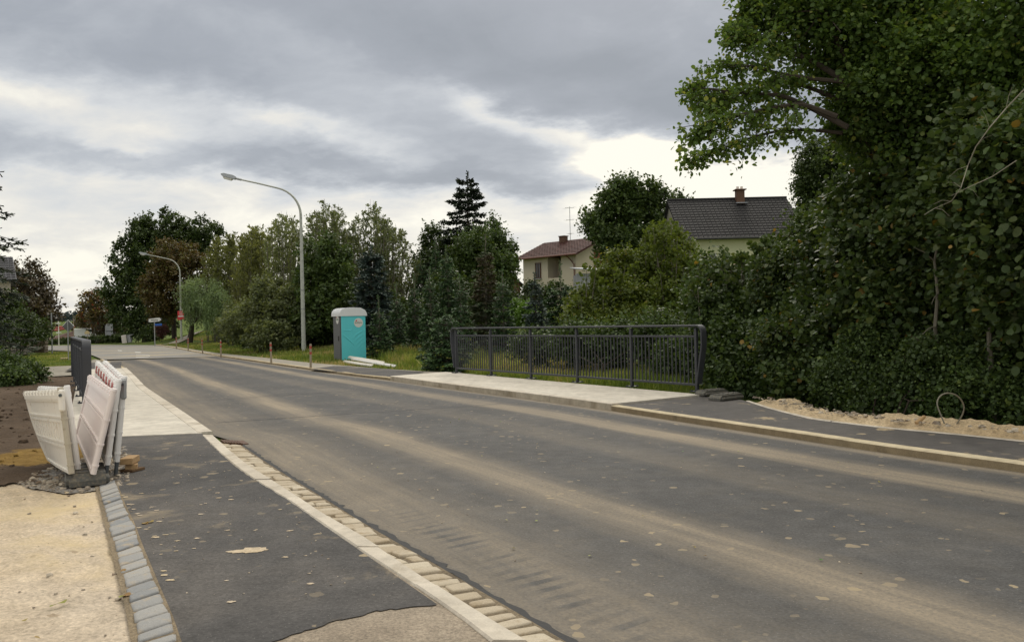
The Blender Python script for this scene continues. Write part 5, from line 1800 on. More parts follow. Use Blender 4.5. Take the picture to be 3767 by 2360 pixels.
# dry stone wall at the left
wa, wb_ = at(20, 1300, 0), at(166, 1297, 0)
rng = random.Random(4)
ws = empty('stone_wall', wa, 'low wall of rough pale stone courses ending in a taller pier behind the left shrub', 'wall')
b = MB()
d = (wb_ - wa)
Ld = Vector((d.x, d.y, 0)).length
rzw = math.atan2(d.y, d.x)
ux = Vector((math.cos(rzw), math.sin(rzw), 0))
for row in range(6):
    x = rng.uniform(-.3, 0)
    hh = .155
    while x < Ld - .35:
        l = rng.uniform(.25, .6)
        c = ux * (x + l / 2)
        b.box((c.x, c.y + rng.uniform(-.03, .03), .08 + row * hh), (l - .025, .32, hh - .02), rz=rzw, bev=.025)
        x += l
wcore = b.build('courses', None or pebm, ws)
b = MB()
for row in range(7):
    c = ux * (Ld - .1)
    b.box((c.x, c.y, .09 + row * .165), (.46 + rng.uniform(-.04, .04), .45, .15), rz=rzw + rng.uniform(-.1, .1), bev=.03)
b.build('pier', pebm, ws)
b = MB()
for row in range(5):
    c = ux * (Ld * (.80)) + Vector((0, -1.0 - row * .5, 0))
    b.box((c.x, c.y, .42 - row * .09), (1.7, .6, .12), rz=rzw, bev=.02)
b.build('steps', M['path'], ws)

# ------------------------------------------------------------------ vegetation
def unit(a):
    return a / (np.linalg.norm(a, axis=-1, keepdims=True) + 1e-9)
TM = {  # (along, side, up) outlines
    'quad': (np.array([(0, 0, 0), (.45, .5, .06), (1, 0, 0), (.45, -.5, .06)]), np.array([(0, 1, 2, 3)])),
    'fold': (np.array([(0, 0, 0), (.30, .44, .10), (.72, .38, .08), (1, 0, -.04), (.72, -.38, .08), (.30, -.44, .10)]), np.array([(0, 1, 2, 3), (0, 3, 4, 5)])),
    'round': (np.array([(0, 0, 0), (.12, .34, .07), (.45, .50, .12), (.80, .36, .06), (1.05, 0, -.06), (.80, -.36, .06), (.45, -.50, .12), (.12, -.34, .07), (.5, 0, 0)]), np.array([(0, 1, 2, 8), (8, 2, 3, 4), (8, 4, 5, 6), (0, 8, 6, 7)])),
    'willow': (np.array([(0, 0, 0), (.4, .24, .03), (1, 0, -.03), (.4, -.24, .03)]), np.array([(0, 1, 2, 3)])),
    'narrow': (np.array([(0, 0, 0), (.4, .15, .02), (1, 0, 0), (.4, -.15, .02)]), np.array([(0, 1, 2, 3)])),
    'needle': (np.array([(0, .10, 0), (1, .22, 0), (1.1, -.18, 0), (0, -.10, 0)]), np.array([(0, 1, 2, 3)])),
}
def leaf_object(name, P, A, N, S, T, mat, tmpl, parent):
    v, f = TM[tmpl]
    A = unit(A)
    N = unit(N - A * (N * A).sum(1, keepdims=True))
    B = np.cross(N, A)
    V = P[:, None] + S[:, None, None] * (A[:, None] * v[None, :, 0:1] + B[:, None] * v[None, :, 1:2] + N[:, None] * v[None, :, 2:3])
    Fc = (f[None] + len(v) * np.arange(len(P))[:, None, None]).reshape(-1, 4)
    return np_mesh(name, V.reshape(-1, 3), Fc, mat, parent, tone=np.repeat(T, len(f)))

def lobe(u, v, ru, rv, Y, dr=None, w=1.0):
    c = atd(u, v, Y)
    k = Y / F
    return (np.array(c), np.array((ru * k, dr if dr else (ru + rv) * .5 * k, rv * k)), w)

def foliage(name, parent, lobes, n_leaf, size, mat, seed=0, tmpl='quad', per=9, L_=.45, up=.25, out=.7, shell=.35, clump=.22, n_clump=26, flat=.75, down=0.0, top_tips=0.0, zmin=None, origin=(0, 0, 0), jit=.35, taper=True):
    """leaves set along twigs, twigs gathered in clumps through the lobes of a crown"""
    rng = np.random.RandomState(seed + 11)
    W_ = np.array([l[2] * (l[1][0] * l[1][1] * l[1][2]) ** (2 / 3) for l in lobes])
    W_ = W_ / W_.sum()
    PP, DD, OO = [], [], []
    nt_ = max(1, int(n_leaf / per))
    for (c, r, w), f_ in zip(lobes, W_):
        n = max(2, int(nt_ * f_))
        nc = max(4, int(n_clump))
        d = unit(rng.normal(size=(nc, 3)))
        rad = 1 - shell * np.abs(rng.normal(size=(nc, 1))) * .9
        cc = d * np.clip(rad, .15, 1.02)
        amp = rng.uniform(.35, 1.0, nc)
        idx = rng.choice(nc, n, p=amp / amp.sum())
        q = cc[idx] + rng.normal(size=(n, 3)) * clump * rng.uniform(.6, 1.25, nc)[idx][:, None]
        # a few stray twigs inside
        k = rng.rand(n) < .13
        q[k] = unit(rng.normal(size=(k.sum(), 3))) * rng.uniform(.3, 1.0, (k.sum(), 1))
        ln = np.linalg.norm(q, axis=1, keepdims=True)
        q = np.where(ln > 1.06, q / ln * 1.06, q)
        PP.append(c + q * r)
        DD.append(unit(q / r))
        OO.append(np.full(n, 1.0))
    P = np.concatenate(PP)
    D = np.concatenate(DD)
    if zmin is not None:
        k = P[:, 2] > zmin
        P, D = P[k], D[k]
    n = len(P)
    dirs = unit(D * out + np.array((0, 0, up)) + rng.normal(size=(n, 3)) * jit)
    ln = L_ * rng.uniform(.5, 1.3, n)
    if top_tips > 0:
        k = (D[:, 2] > .35) & (rng.rand(n) < .5)
        ln[k] *= 1 + top_tips
        dirs[k] = unit(dirs[k] * .35 + np.array((0, 0, 1.0)))
    t = rng.rand(n, per)
    LP = P[:, None] + dirs[:, None] * (ln[:, None] * t)[..., None]
    LP[..., 2] -= down * (t * ln[:, None]) ** 2 + (.05 * ln[:, None] * t)
    LP += rng.normal(size=LP.shape) * (.06 + .05 * L_)
    side = unit(rng.normal(size=(n, per, 3)))
    LA = unit(dirs[:, None] * .55 + side * .8 + np.array((0, 0, -down * .9 - .12)))
    LN = np.array((0, 0, flat)) + D[:, None] * .35 + rng.normal(size=(n, per, 3)) * .45
    sz = size * rng.uniform(.42, 1.3, (n, per))
    if taper: sz = sz * (1.08 - .4 * t)
    base = rng.normal(size=(n, 1)) * .16 + .47
    tone = np.clip(base + rng.normal(size=(n, per)) * .16 + (rng.rand(n, per) < .006) * .6, 0, 1)
    O = np.array(origin)
    o = leaf_object(name, (LP - O).reshape(-1, 3), LA.reshape(-1, 3), LN.reshape(-1, 3), sz.ravel(), tone.ravel(), mat, tmpl, parent)
    return P, dirs, ln

def limb_path(a, b, n=6, sag=.12, rng=random):
    a, b = Vector(a), Vector(b)
    L1 = (b - a).length
    mid = a.lerp(b, .45) + Vector((rng.uniform(-.06, .06) * L1, rng.uniform(-.06, .06) * L1, sag * L1 * .6))
    return [a * (1 - t) ** 2 + mid * 2 * t * (1 - t) + b * t * t for t in [i / n for i in range(n + 1)]]

def tree(name, base, lobes, label, cat, group, leafmat, n_leaf, size, seed=0, bark='bark', tr=.14, twigs=60, twig_r=.012, stems=1, trunk_mat=None, fork=.35, **kw):
    base = Vector(base)
    root = empty(name, base, label, cat, group)
    kw.setdefault('origin', tuple(base))
    P, D, ln = foliage('crown', root, lobes, n_leaf, size, leafmat, seed=seed, **kw)
    rng = random.Random(seed)
    b = MB()
    ctr = sum((Vector(l[0]) for l in lobes), Vector()) / len(lobes)
    topz = max(l[0][2] for l in lobes)
    for s_ in range(stems):
        off = Vector((rng.uniform(-.5, .5), rng.uniform(-.5, .5), 0)) * (0 if stems == 1 else .6)
        fk = Vector((base.x * .75 + ctr.x * .25, base.y * .75 + ctr.y * .25, base.z + (topz - base.z) * fork)) - base + off * 1.6
        path = limb_path(off + Vector((0, 0, -.25)), fk, 5, 0.0, rng)
        b.tube(path, [tr * (1.25 - .5 * i / 5) / (1 if stems == 1 else 1.6) for i in range(6)], 8, cap=False)
        for i, l in enumerate(lobes):
            if stems > 1 and i % stems != s_: continue
            c = Vector(l[0]) - base + Vector((0, 0, l[1][2] * .35))
            if c.z < fk.z: 
                st = path[3]
            else:
                st = fk
            q = limb_path(st, c, 6, .06, rng)
            b.tube(q, [tr * (.55 - .42 * j / 6) / (1 if stems == 1 else 1.4) for j in range(7)], 6, cap=False)
    # twigs reaching the leaf clumps
    if twigs and len(P):
        C = np.array([l[0] for l in lobes])
        for _ in range(twigs):
            i = rng.randrange(len(P))
            j = int(np.argmin(((C - P[i]) ** 2).sum(1)))
            a = Vector(C[j]) - base + Vector((rng.uniform(-.2, .2), rng.uniform(-.2, .2), rng.uniform(-.3, .1) * lobes[j][1][2]))
            e = Vector(P[i] + D[i] * ln[i] * .8) - base
            q = limb_path(a, e, 4, .05, rng)
            b.tube(q, [twig_r * (2.2 - 1.7 * m_ / 4) for m_ in range(5)], 4, cap=False)
    b.build('trunk', trunk_mat or M[bark], root)
    return root

def spruce(base, H, Rb, label, mat, seed=0, dens=1.0, group=None, nsz=.16, whorl=.30, bare=.05, leader=.35, droop=.25, pw=.85, name='spruce', cat='tree', stemmat=None, dead=None):
    rng = np.random.RandomState(seed + 5)
    base = Vector(base)
    root = empty(name, base, label, cat, group)
    P, A, N, S, T = [], [], [], [], []
    b = MB()
    lean = rng.normal(size=2) * .012 * H
    def ax(z):
        return np.array((lean[0] * (z / H) ** 2, lean[1] * (z / H) ** 2, z))
    b.tube([Vector(ax(z)) + Vector((0, 0, -.2 if z == 0 else 0)) for z in np.linspace(0, H, 8)], [max(.012, .022 * H * (1 - z / H) ** .8 * .55 + .008) for z in np.linspace(0, H, 8)], 7)
    z = bare * H + .1
    fade = H - leader
    while z < fade:
        fr = (z / H)
        r = Rb * (1 - fr) ** pw * (.9 + .2 * rng.rand()) + .05
        nb_ = max(4, int(round((6 + 3 * (1 - fr)) * rng.uniform(.8, 1.1))))
        a0 = rng.rand() * 6.28
        for k in range(nb_):
            a = a0 + 2 * math.pi * k / nb_ + rng.normal() * .18
            rl = r * rng.uniform(.68, 1.12)
            d = np.array((math.cos(a), math.sin(a), 0))
            rise = .30 * (fr > .75) * rl + (.45 - droop) * .3 * rl
            c = ax(z + rng.uniform(-.5, .5) * whorl)
            ts = np.linspace(0, 1, 5)
            br = [Vector(c + d * rl * t + np.array((0, 0, rise * t - droop * rl * t ** 1.6 + .18 * droop * rl * t ** 4 * 2))) for t in ts]
            b.tube(br, [.008 + .016 * (rl / max(Rb, .5)) * (1 - t) for t in ts], 4, cap=False)
            n = max(5, int(rl / .055 * dens * (.7 if rl > 1 else 1)))
            t = rng.uniform(.12, 1.03, n) ** .8
            p = c + d * (rl * t)[:, None]
            p[:, 2] += rise * t - droop * rl * t ** 1.6 + .36 * droop * rl * t ** 4
            sd = rng.choice((-1, 1), n)
            pr = np.array((-d[1], d[0], 0))
            spread = np.minimum(.34 * rl + .05, .42) * (1.08 - t) * rng.uniform(.25, 1.15, n)
            nn = 3
            for q in range(nn):
                fq = (q + rng.uniform(0, 1, n)) / nn
                pp = p + pr * (sd * spread * fq)[:, None] + d * (spread * fq * .55)[:, None]
                pp[:, 2] -= spread * fq * (.18 + droop * .8)
                P.append(pp + rng.normal(size=(n, 3)) * .018)
                A.append(pr * (sd * .8)[:, None] + d * .75 + np.array((0, 0, -.22)) + rng.normal(size=(n, 3)) * .38)
                N.append(np.array((0, 0, 1.0)) + rng.normal(size=(n, 3)) * .45)
                S.append(nsz * rng.uniform(.6, 1.15, n) * (.55 + .45 * min(1, rl / .7)))
                tn = np.clip(.38 + rng.normal(size=n) * .15 + .30 * (t > .9) + rng.normal() * .08, 0, 1)
                if dead is not None:
                    tn = np.clip(tn * (.2 if dead[0] < fr < dead[1] else 1.7), 0, 1)
                T.append(tn)
        z += whorl * rng.uniform(.75, 1.2) * (1.0 if fr < .7 else .8)
    # short needles up the leader
    n = int(26 * dens)
    zz = rng.uniform(fade - .2, H, n)
    P.append(np.array([ax(q) for q in zz]))
    A.append(np.c_[rng.normal(size=(n, 2)) * .6, np.full(n, .8)])
    N.append(rng.normal(size=(n, 3)))
    S.append(np.full(n, nsz * .6))
    T.append(np.clip(.6 + rng.normal(size=n) * .1, 0, 1))
    leaf_object('crown', np.concatenate(P), np.concatenate(A), np.concatenate(N), np.concatenate(S), np.concatenate(T), mat, 'needle', root)
    b.build('trunk', stemmat or M['bark'], root)
    return root
def spruce_px(u, vt, vb, hw, Y, label, mat, **kw):
    """top, bottom and half width in photograph pixels at distance Y"""
    t = atd(u, vt, Y)
    bs = atd(u, vb, Y)
    z0 = float(gz(bs.x, Y))
    return spruce((bs.x, Y, z0), t.z - z0, hw * Y / F, label, mat, **kw)
def base_px(u, Y, dz=0.0):
    p = atd(u, 1200, Y)
    return (p.x, Y, float(gz(p.x, Y)) + dz)
exec_veg = True

# ---- left edge
spruce((atd(-130, 1200, 34).x, 34, .0), 13.5, 2.9, 'tall dark spruce at the left edge with drooping branch tips reaching into the sky', L['sprucedark'], seed=2, whorl=.42, droop=.42, nsz=.2, dens=.9, bare=.1)
spruce((atd(-60, 1200, 47).x, 47, .0), 7.6, 2.0, 'smaller dark spruce before the grey-tiled roof at the left edge', L['sprucedark'], seed=3, whorl=.3, nsz=.2, droop=.3)
tree('chestnut_tree', base_px(95, 72), [lobe(95, 1020, 55, 60, 72), lobe(70, 1090, 80, 70, 71), lobe(135, 1100, 65, 70, 72), lobe(165, 1145, 50, 55, 72), lobe(90, 1170, 90, 60, 70)], 'dark brownish chestnut tree thinning towards the sky behind the stone wall', 'tree', None, L['chestnutd'], 15000, .24, seed=4, per=8, L_=.7, n_clump=40, clump=.14)
tree('shrub', base_px(60, 58), [lobe(15, 1150, 60, 80, 60), lobe(70, 1210, 60, 60, 58), lobe(125, 1215, 50, 48, 62), lobe(0, 1230, 60, 60, 56)], 'dark green thicket standing behind the low stone wall', 'bush', None, L['darkleaf'], 15000, .18, seed=5, stems=3, tr=.08, n_clump=40, shell=.5)
tree('shrub', base_px(30, 24.5), [lobe(10, 1366, 66, 50, 24), lobe(88, 1360, 44, 34, 25), lobe(132, 1390, 30, 24, 25), lobe(-70, 1370, 90, 75, 24), lobe(50, 1400, 66, 36, 23.5)], 'low leafy green shrub at the left edge between soil bank and stone wall', 'bush', None, L['vine'], 16000, .085, seed=6, stems=4, tr=.04, n_clump=46, per=8, L_=.25, tmpl='fold', shell=.5)
# ---- beyond the junction
tree('rowan_tree', base_px(345, 112), [lobe(320, 1110, 28, 34, 112), lobe(360, 1095, 26, 28, 113), lobe(385, 1125, 40, 45, 112), lobe(330, 1165, 38, 40, 111)], 'thin rowan tree with reddening and yellow leaves left of the big dark trees', 'tree', None, L['rowan'], 5200, .30, seed=7, n_clump=30, clump=.14, L_=.9, bark='barkl')
tree('shrub', base_px(365, 118), [lobe(340, 1190, 50, 42, 118), lobe(400, 1180, 50, 60, 117), lobe(440, 1195, 35, 50, 116), lobe(300, 1200, 24, 28, 121)], 'brownish green bushes under the reddening rowan tree', 'bush', None, L['chestnutd'], 7000, .3, seed=8, stems=3, tr=.1)
tree('tree', base_px(530, 108), [lobe(600, 850, 75, 70, 108), lobe(720, 860, 80, 60, 110), lobe(520, 880, 60, 70, 107), lobe(470, 960, 55, 70, 106), lobe(560, 960, 90, 90, 107), lobe(660, 930, 90, 80, 108), lobe(450, 1060, 60, 80, 104), lobe(520, 1080, 70, 90, 104), lobe(480, 1160, 60, 60, 102), lobe(760, 900, 40, 50, 110)], 'largest dark green broadleaf tree with a domed top left of the willows', 'tree', None, L['darkleaf'], 42000, .34, seed=9, n_clump=42, clump=.11, L_=.9, tr=.3)
tree('shrub', base_px(545, 100), [lobe(520, 1190, 60, 50, 101), lobe(600, 1170, 50, 60, 102), lobe(555, 1230, 45, 25, 99)], 'dark shrubs behind the white arrow sign', 'bush', None, L['darkleaf'], 9000, .26, seed=10, stems=3, tr=.1)
tree('shrub', base_px(594, 93), [lobe(594, 1217, 18, 22, 93)], 'small round dark red bush right of the arrow sign', 'bush', None, L['redbush'], 2400, .16, seed=11, stems=2, tr=.04, twigs=10, L_=.3)
tree('chestnut_tree', base_px(640, 97), [lobe(640, 945, 80, 60, 97), lobe(590, 1010, 60, 70, 96), lobe(690, 1000, 70, 75, 96), lobe(570, 1080, 48, 60, 95), lobe(640, 1090, 80, 70, 95), lobe(720, 1080, 60, 70, 96), lobe(600, 1140, 50, 36, 95)], 'rusty orange-brown chestnut tree behind the second lamp', 'tree', None, L['chestnut'], 26000, .28, seed=12, n_clump=36, clump=.13, L_=.8, flat=1.1, tr=.25)
def weeping():
    base = Vector(base_px(692, 88))
    lob = [lobe(748, 1068, 62, 38, 87), lobe(706, 1080, 34, 42, 88), lobe(795, 1100, 48, 46, 86)]
    root = tree('weeping_willow', base, lob, 'pale green weeping willow with hanging twigs beside the lamp with the poster', 'tree', None, L['weep'], 9000, .26, seed=13, tmpl='narrow', bark='bark', tr=.3, n_clump=30, down=.15, up=-.1, L_=1.1)
    rng = np.random.RandomState(4)
    n = 420
    l = [lob[i] for i in rng.choice(3, n)]
    P = np.array([q[0] for q in l]) + unit(rng.normal(size=(n, 3)) * (1, 1, .5)) * np.array([q[1] for q in l]) * .95
    ln = rng.uniform(1.2, 3.6, n)
    per = 24
    t = rng.rand(n, per)
    LP = P[:, None] + np.zeros((n, per, 3))
    LP[..., 2] -= t * ln[:, None]
    LP += rng.normal(size=LP.shape) * .05
    k = LP[..., 2] > .9
    A = np.array((0, 0, -1.0)) + rng.normal(size=LP.shape) * .35
    N = rng.normal(size=LP.shape)
    T = np.clip(.5 + rng.normal(size=(n, 1)) * .2 + rng.normal(size=(n, per)) * .1, 0, 1)
    leaf_object('hanging_twigs', (LP - np.array(base))[k], A[k], N[k], np.full(k.sum(), .26), T[k], L['weep'], 'narrow', root)
weeping()
# ---- thicket behind the verge
G_TH = 'willow bushes of the roadside thicket'
SIL = [(760, 900), (780, 872), (805, 846), (840, 850), (870, 834), (901, 838), (916, 822), (974, 800), (1000, 790), (1024, 766), (1062, 768), (1093, 790), (1119, 772), (1150, 765), (1187, 716), (1211, 742), (1252, 735), (1275, 790), (1294, 782), (1324, 758), (1365, 720), (1395, 752), (1419, 790), (1443, 800), (1467, 812), (1496, 836), (1515, 870), (1535, 915), (1560, 960)]
def wand_bush(u0, u1, Y, ns, label, mat, size, seed, per=240, vlow=1130, dY=2.6, rad=.42, name='willow_bush', group=G_TH, lit=.0, sil=None, tmpl='willow', flat=.3, sw=.36, root=None):
    rng = np.random.RandomState(seed)
    uc = (u0 + u1) / 2
    base = np.array(base_px(uc, Y))
    root = empty(name, tuple(base), label, 'bush', group)
    sl = sil or SIL
    su, sv = np.array([p[0] for p in sl]), np.array([p[1] for p in sl])
    P, A, N, S, T = [], [], [], [], []
    b = MB()
    for i in range(ns):
        e = rng.normal() * .5
        ut = np.clip(uc + (u1 - u0) * sw * rng.normal(), u0 - 14, u1 + 14)
        drop = abs(ut - uc) / (u1 - u0) * 2
        vs = np.interp(ut, su, sv)
        if rng.rand() < .5:
            vt = vs + 6 + abs(rng.normal()) * 34 + 26 * drop ** 2
        else:
            vt = rng.uniform(vs + 40, vlow)
        Ys = Y + rng.uniform(-dY, dY) - (vt - vs) / (vlow - vs) * 1.6
        top = np.array(atd(ut, vt, Ys))
        bx = base[0] + (top[0] - base[0]) * .55 + rng.normal() * .3
        b0_ = np.array((bx, Ys, float(gz(bx, Ys))))
        ctl = b0_ * .45 + top * .55
        ctl[2] = b0_[2] * .35 + top[2] * .65
        ctl[0] += (top[0] - bx) * .25
        t = np.linspace(0, 1, 6)[:, None]
        path = b0_ * (1 - t) ** 2 + ctl * 2 * t * (1 - t) + top * t * t
        b.tube([Vector(p - base) for p in path], [.035 * (1 - k) + .005 for k in t[:, 0]], 4, cap=False)
        H_ = top[2] - b0_[2]
        n = int(per * (.35 + .65 * H_ / 9.0))
        # side shoots
        k = int(n / 12) + 2
        ts = rng.uniform(.10, .97, k)
        pc = b0_ * ((1 - ts) ** 2)[:, None] + ctl * (2 * ts * (1 - ts))[:, None] + top * (ts ** 2)[:, None]
        a = rng.uniform(0, 6.28, k)
        out = np.c_[np.cos(a), np.sin(a), rng.uniform(.5, 1.6, k)]
        ln = (rad * (1.15 - ts) ** .7 + .12) * rng.uniform(.6, 1.5, k)
        q = rng.rand(k, 12)
        lp = pc[:, None] + unit(out)[:, None] * (q * ln[:, None])[..., None] + rng.normal(size=(k, 12, 3)) * .035
        P.append(lp.reshape(-1, 3))
        A.append((unit(out)[:, None] * .9 + rng.normal(size=(k, 12, 3)) * .5).reshape(-1, 3))
        N.append(rng.normal(size=(k * 12, 3)) * .7 + np.array((0, 0, flat)))
        S.append(size * rng.uniform(.6, 1.25, k * 12))
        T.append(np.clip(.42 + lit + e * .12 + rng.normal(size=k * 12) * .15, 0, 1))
    leaf_object('crown', np.concatenate(P) - base, np.concatenate(A), np.concatenate(N), np.concatenate(S), np.concatenate(T), L[mat], tmpl, root)
    b.build('stems', M['barkl'], root)
wand_bush(760, 890, 92, 90, 'olive brown willow bush left of the pale-topped one, above the weeping willow', 'sallowb', .27, 20, dY=3, lit=.08, per=300, rad=.7)
wand_bush(870, 1010, 76, 110, 'olive willow bush with a pale yellowish top left of the tall lamp', 'sallowb', .23, 21, lit=.22, per=280, rad=.55)
wand_bush(995, 1110, 60, 62, 'loose grey-green willow with sky between its twigs just left of the lamp pole', 'sallow', .18, 22, lit=.18)
wand_bush(1110, 1290, 56, 125, 'tall willow bush with upright silvery tips just right of the lamp pole', 'sallow', .17, 23)
wand_bush(1280, 1520, 56, 165, 'widest willow bush with feathery top above the blue spruce', 'sallow', .17, 24)
tree('maple_bush', base_px(1190, 50), [lobe(1180, 940, 70, 80, 51), lobe(1150, 1040, 60, 80, 50), lobe(1230, 1050, 80, 90, 50), lobe(1170, 1150, 90, 90, 49), lobe(1270, 1160, 60, 80, 49), lobe(1240, 950, 50, 60, 51)], 'dense darker green bush in the thicket directly behind the lamp pole', 'bush', None, L['walnut'], 24000, .19, seed=30, stems=3, tr=.1, n_clump=44, clump=.13)
tree('hazel_bush', base_px(980, 50), [lobe(1000, 1090, 70, 70, 51), lobe(950, 1160, 80, 60, 50), lobe(1050, 1180, 80, 70, 49), lobe(880, 1190, 70, 55, 52), lobe(990, 1240, 90, 45, 48), lobe(1080, 1100, 50, 60, 50)], 'low grey-green bush spreading at the thicket edge left of the lamp pole', 'bush', None, L['sallow'], 22000, .17, seed=31, stems=4, tr=.08, n_clump=46, clump=.13, flat=1.1)
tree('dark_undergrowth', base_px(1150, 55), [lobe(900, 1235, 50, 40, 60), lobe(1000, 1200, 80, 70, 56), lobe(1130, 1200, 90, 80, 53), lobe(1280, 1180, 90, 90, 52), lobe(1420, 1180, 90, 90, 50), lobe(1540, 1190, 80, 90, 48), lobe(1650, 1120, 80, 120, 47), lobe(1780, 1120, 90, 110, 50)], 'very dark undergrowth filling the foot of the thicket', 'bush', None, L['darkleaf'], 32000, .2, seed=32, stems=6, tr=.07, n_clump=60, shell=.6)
tree('shrub', base_px(850, 70), [lobe(850, 1170, 40, 55, 72), lobe(830, 1210, 34, 40, 70), lobe(890, 1200, 50, 60, 64)], 'grey-green bush at the left foot of the thicket behind the lawn path', 'bush', None, L['sallow'], 8000, .18, seed=33, stems=3, tr=.07)
# spruces
spruce_px(1372, 905, 1240, 95, 46, 'broad blue spruce above the roof of the turquoise toilet', L['spruceb'], seed=40, nsz=.24, whorl=.30, dens=2.2, pw=.55, leader=.4, stemmat=M['bark'])
spruce_px(1728, 632, 1200, 195, 60, 'tallest dark spruce with a narrow pointed top standing against the sky', L['sprucedark'], seed=41, nsz=.26, whorl=.46, droop=.24, dens=2.4, pw=.76, leader=.8)
G_PL = 'young plantation spruces behind the grass verge'
pl_ = [(1400, 1090, 1290, 45, 38, 'small pale-tipped spruce right beside the toilet'), (1465, 1040, 1290, 42, 42, 'young green spruce second right of the toilet'),
       (1530, 1010, 1300, 46, 41, 'young spruce with a bare leader between toilet and railing, left one'), (1590, 985, 1310, 50, 38, 'young spruce with a bare leader between toilet and railing, middle one'),
       (1655, 900, 1300, 62, 44, 'slim taller spruce left of the half-dead one'), (1700, 1010, 1300, 60, 36, 'young spruce rising behind the left end of the far railing'),
       (1855, 990, 1290, 60, 36, 'young spruce in front of the bright green bush'),
       (1610, 880, 1290, 55, 52, 'slender spruce against the sky gap left of the tallest spruce'), (1560, 930, 1290, 50, 54, 'slender dark spruce left edge of the sky gap')]
for i, (u, vt, vb, hw, Y, lb_) in enumerate(pl_):
    spruce_px(u, vt, vb, hw, Y, lb_, L['spruce'], seed=50 + i, nsz=.17, whorl=.22, dens=1.9, leader=.7, group=G_PL, stemmat=M['barkl'], pw=.8)
spruce_px(1640, 1130, 1390, 100, 27.5, 'bushy little spruce touching the ground left of the far railing end', L['spruce'], seed=61, nsz=.13, whorl=.16, dens=2.2, leader=.3, group=G_PL, pw=.6)
spruce_px(1790, 860, 1290, 78, 40, 'half-dead spruce with rusty brown needles behind the railing', L['deadspruce'], seed=62, nsz=.19, whorl=.24, dens=1.4, leader=.8, stemmat=M['barkl'], dead=(.45, .8))
spruce_px(1975, 1005, 1290, 70, 36, 'blue-grey spruce standing before the beige house', L['spruceb'], seed=63, nsz=.17, whorl=.22, dens=2.2, leader=.5)
spruce_px(2065, 960, 1290, 95, 40, 'green spruce with a bare leader before the loggia of the beige house', L['spruce'], seed=64, nsz=.19, whorl=.24, dens=2.0, leader=1.1, stemmat=M['twigpale'], pw=.7)
tree('cherry_tree', base_px(1745, 55), [lobe(1745, 905, 45, 50, 55), lobe(1812, 880, 40, 70, 55), lobe(1720, 930, 55, 55, 54), lobe(1830, 900, 60, 60, 54), lobe(1870, 960, 36, 60, 53), lobe(1780, 950, 80, 80, 53), lobe(1840, 1040, 60, 90, 52), lobe(1700, 970, 70, 80, 53)], 'broadleaf tree growing in front of the tallest spruce', 'tree', None, L['walnut'], 27000, .19, seed=65, n_clump=36, clump=.15, up=.6, top_tips=.9, tr=.14)
tree('plum_tree', base_px(1610, 62), [lobe(1600, 890, 50, 50, 62), lobe(1560, 960, 45, 70, 62), lobe(1640, 930, 55, 60, 61), lobe(1600, 1020, 80, 80, 60)], 'airy dark tree in the sky gap left of the tallest spruce', 'tree', None, L['darkleaf'], 11000, .19, seed=66, n_clump=30, clump=.15, up=.6, top_tips=.8, tr=.1)
tree('shrub', base_px(1910, 44), [lobe(1905, 1155, 45, 42, 45), lobe(1940, 1165, 34, 34, 44)], 'bright light green bush left of the blue-grey spruce', 'bush', None, L['bright'], 9000, .12, seed=67, stems=3, tr=.05, L_=.3)
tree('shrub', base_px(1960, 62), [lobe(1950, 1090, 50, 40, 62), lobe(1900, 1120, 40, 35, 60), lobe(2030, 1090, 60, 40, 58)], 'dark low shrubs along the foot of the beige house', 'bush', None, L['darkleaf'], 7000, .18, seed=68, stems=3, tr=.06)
tree('walnut_tree', base_px(2310, 63, 0), [lobe(2330, 735, 75, 65, 63), lobe(2250, 760, 60, 65, 63), lobe(2410, 760, 60, 50, 64), lobe(2200, 820, 55, 55, 63), lobe(2320, 830, 110, 80, 63), lobe(2240, 890, 70, 60, 62), lobe(2420, 850, 55, 60, 63), lobe(2340, 930, 110, 70, 62), lobe(2490, 742, 30, 22, 66), lobe(2280, 690, 40, 30, 63), lobe(2385, 700, 34, 30, 63)], 'large round walnut tree between the two houses', 'tree', None, L['walnut'], 30000, .27, seed=70, n_clump=22, clump=.12, shell=.55, L_=.9, tr=.25, twigs=140)
# yellow-green hazels behind the railing
tree('hazel_bush', base_px(2380, 32), [lobe(2465, 930, 32, 45, 33), lobe(2400, 980, 45, 60, 33), lobe(2480, 970, 30, 70, 33), lobe(2460, 960, 90, 80, 32), lobe(2400, 1050, 100, 80, 31), lobe(2510, 1070, 70, 80, 31), lobe(2450, 1150, 110, 90, 30), lobe(2340, 1080, 60, 60, 31)], 'broad yellow-green hazel mass below the dark roof corner', 'bush', 'hazel bushes behind the far railing', L['hazely'], 26000, .125, seed=71, stems=5, tr=.09, tmpl='fold', n_clump=36, clump=.15, up=.7, top_tips=.5, bark='barkl')
tree('hazel_bush', base_px(2230, 29), [lobe(2150, 1130, 60, 50, 30), lobe(2230, 1060, 60, 50, 30), lobe(2280, 1000, 60, 60, 31), lobe(2220, 1150, 110, 60, 29), lobe(2140, 1190, 60, 40, 29), lobe(2300, 1130, 80, 80, 29), lobe(2340, 1200, 90, 60, 28), lobe(2200, 1215, 90, 40, 28)], 'lower yellow-green hazel spreading left before the grey shed', 'bush', 'hazel bushes behind the far railing', L['hazely'], 32000, .12, seed=72, stems=5, tr=.07, tmpl='fold', n_clump=40, clump=.15, flat=1.0)
SILY = [(2060, 1150), (2092, 1056), (2130, 1080), (2160, 941), (2187, 925), (2220, 960), (2247, 902), (2275, 915), (2294, 949), (2330, 920), (2350, 874), (2378, 822), (2405, 814), (2445, 790), (2469, 798), (2501, 790), (2525, 822), (2544, 846), (2564, 910), (2588, 957), (2610, 1020)]
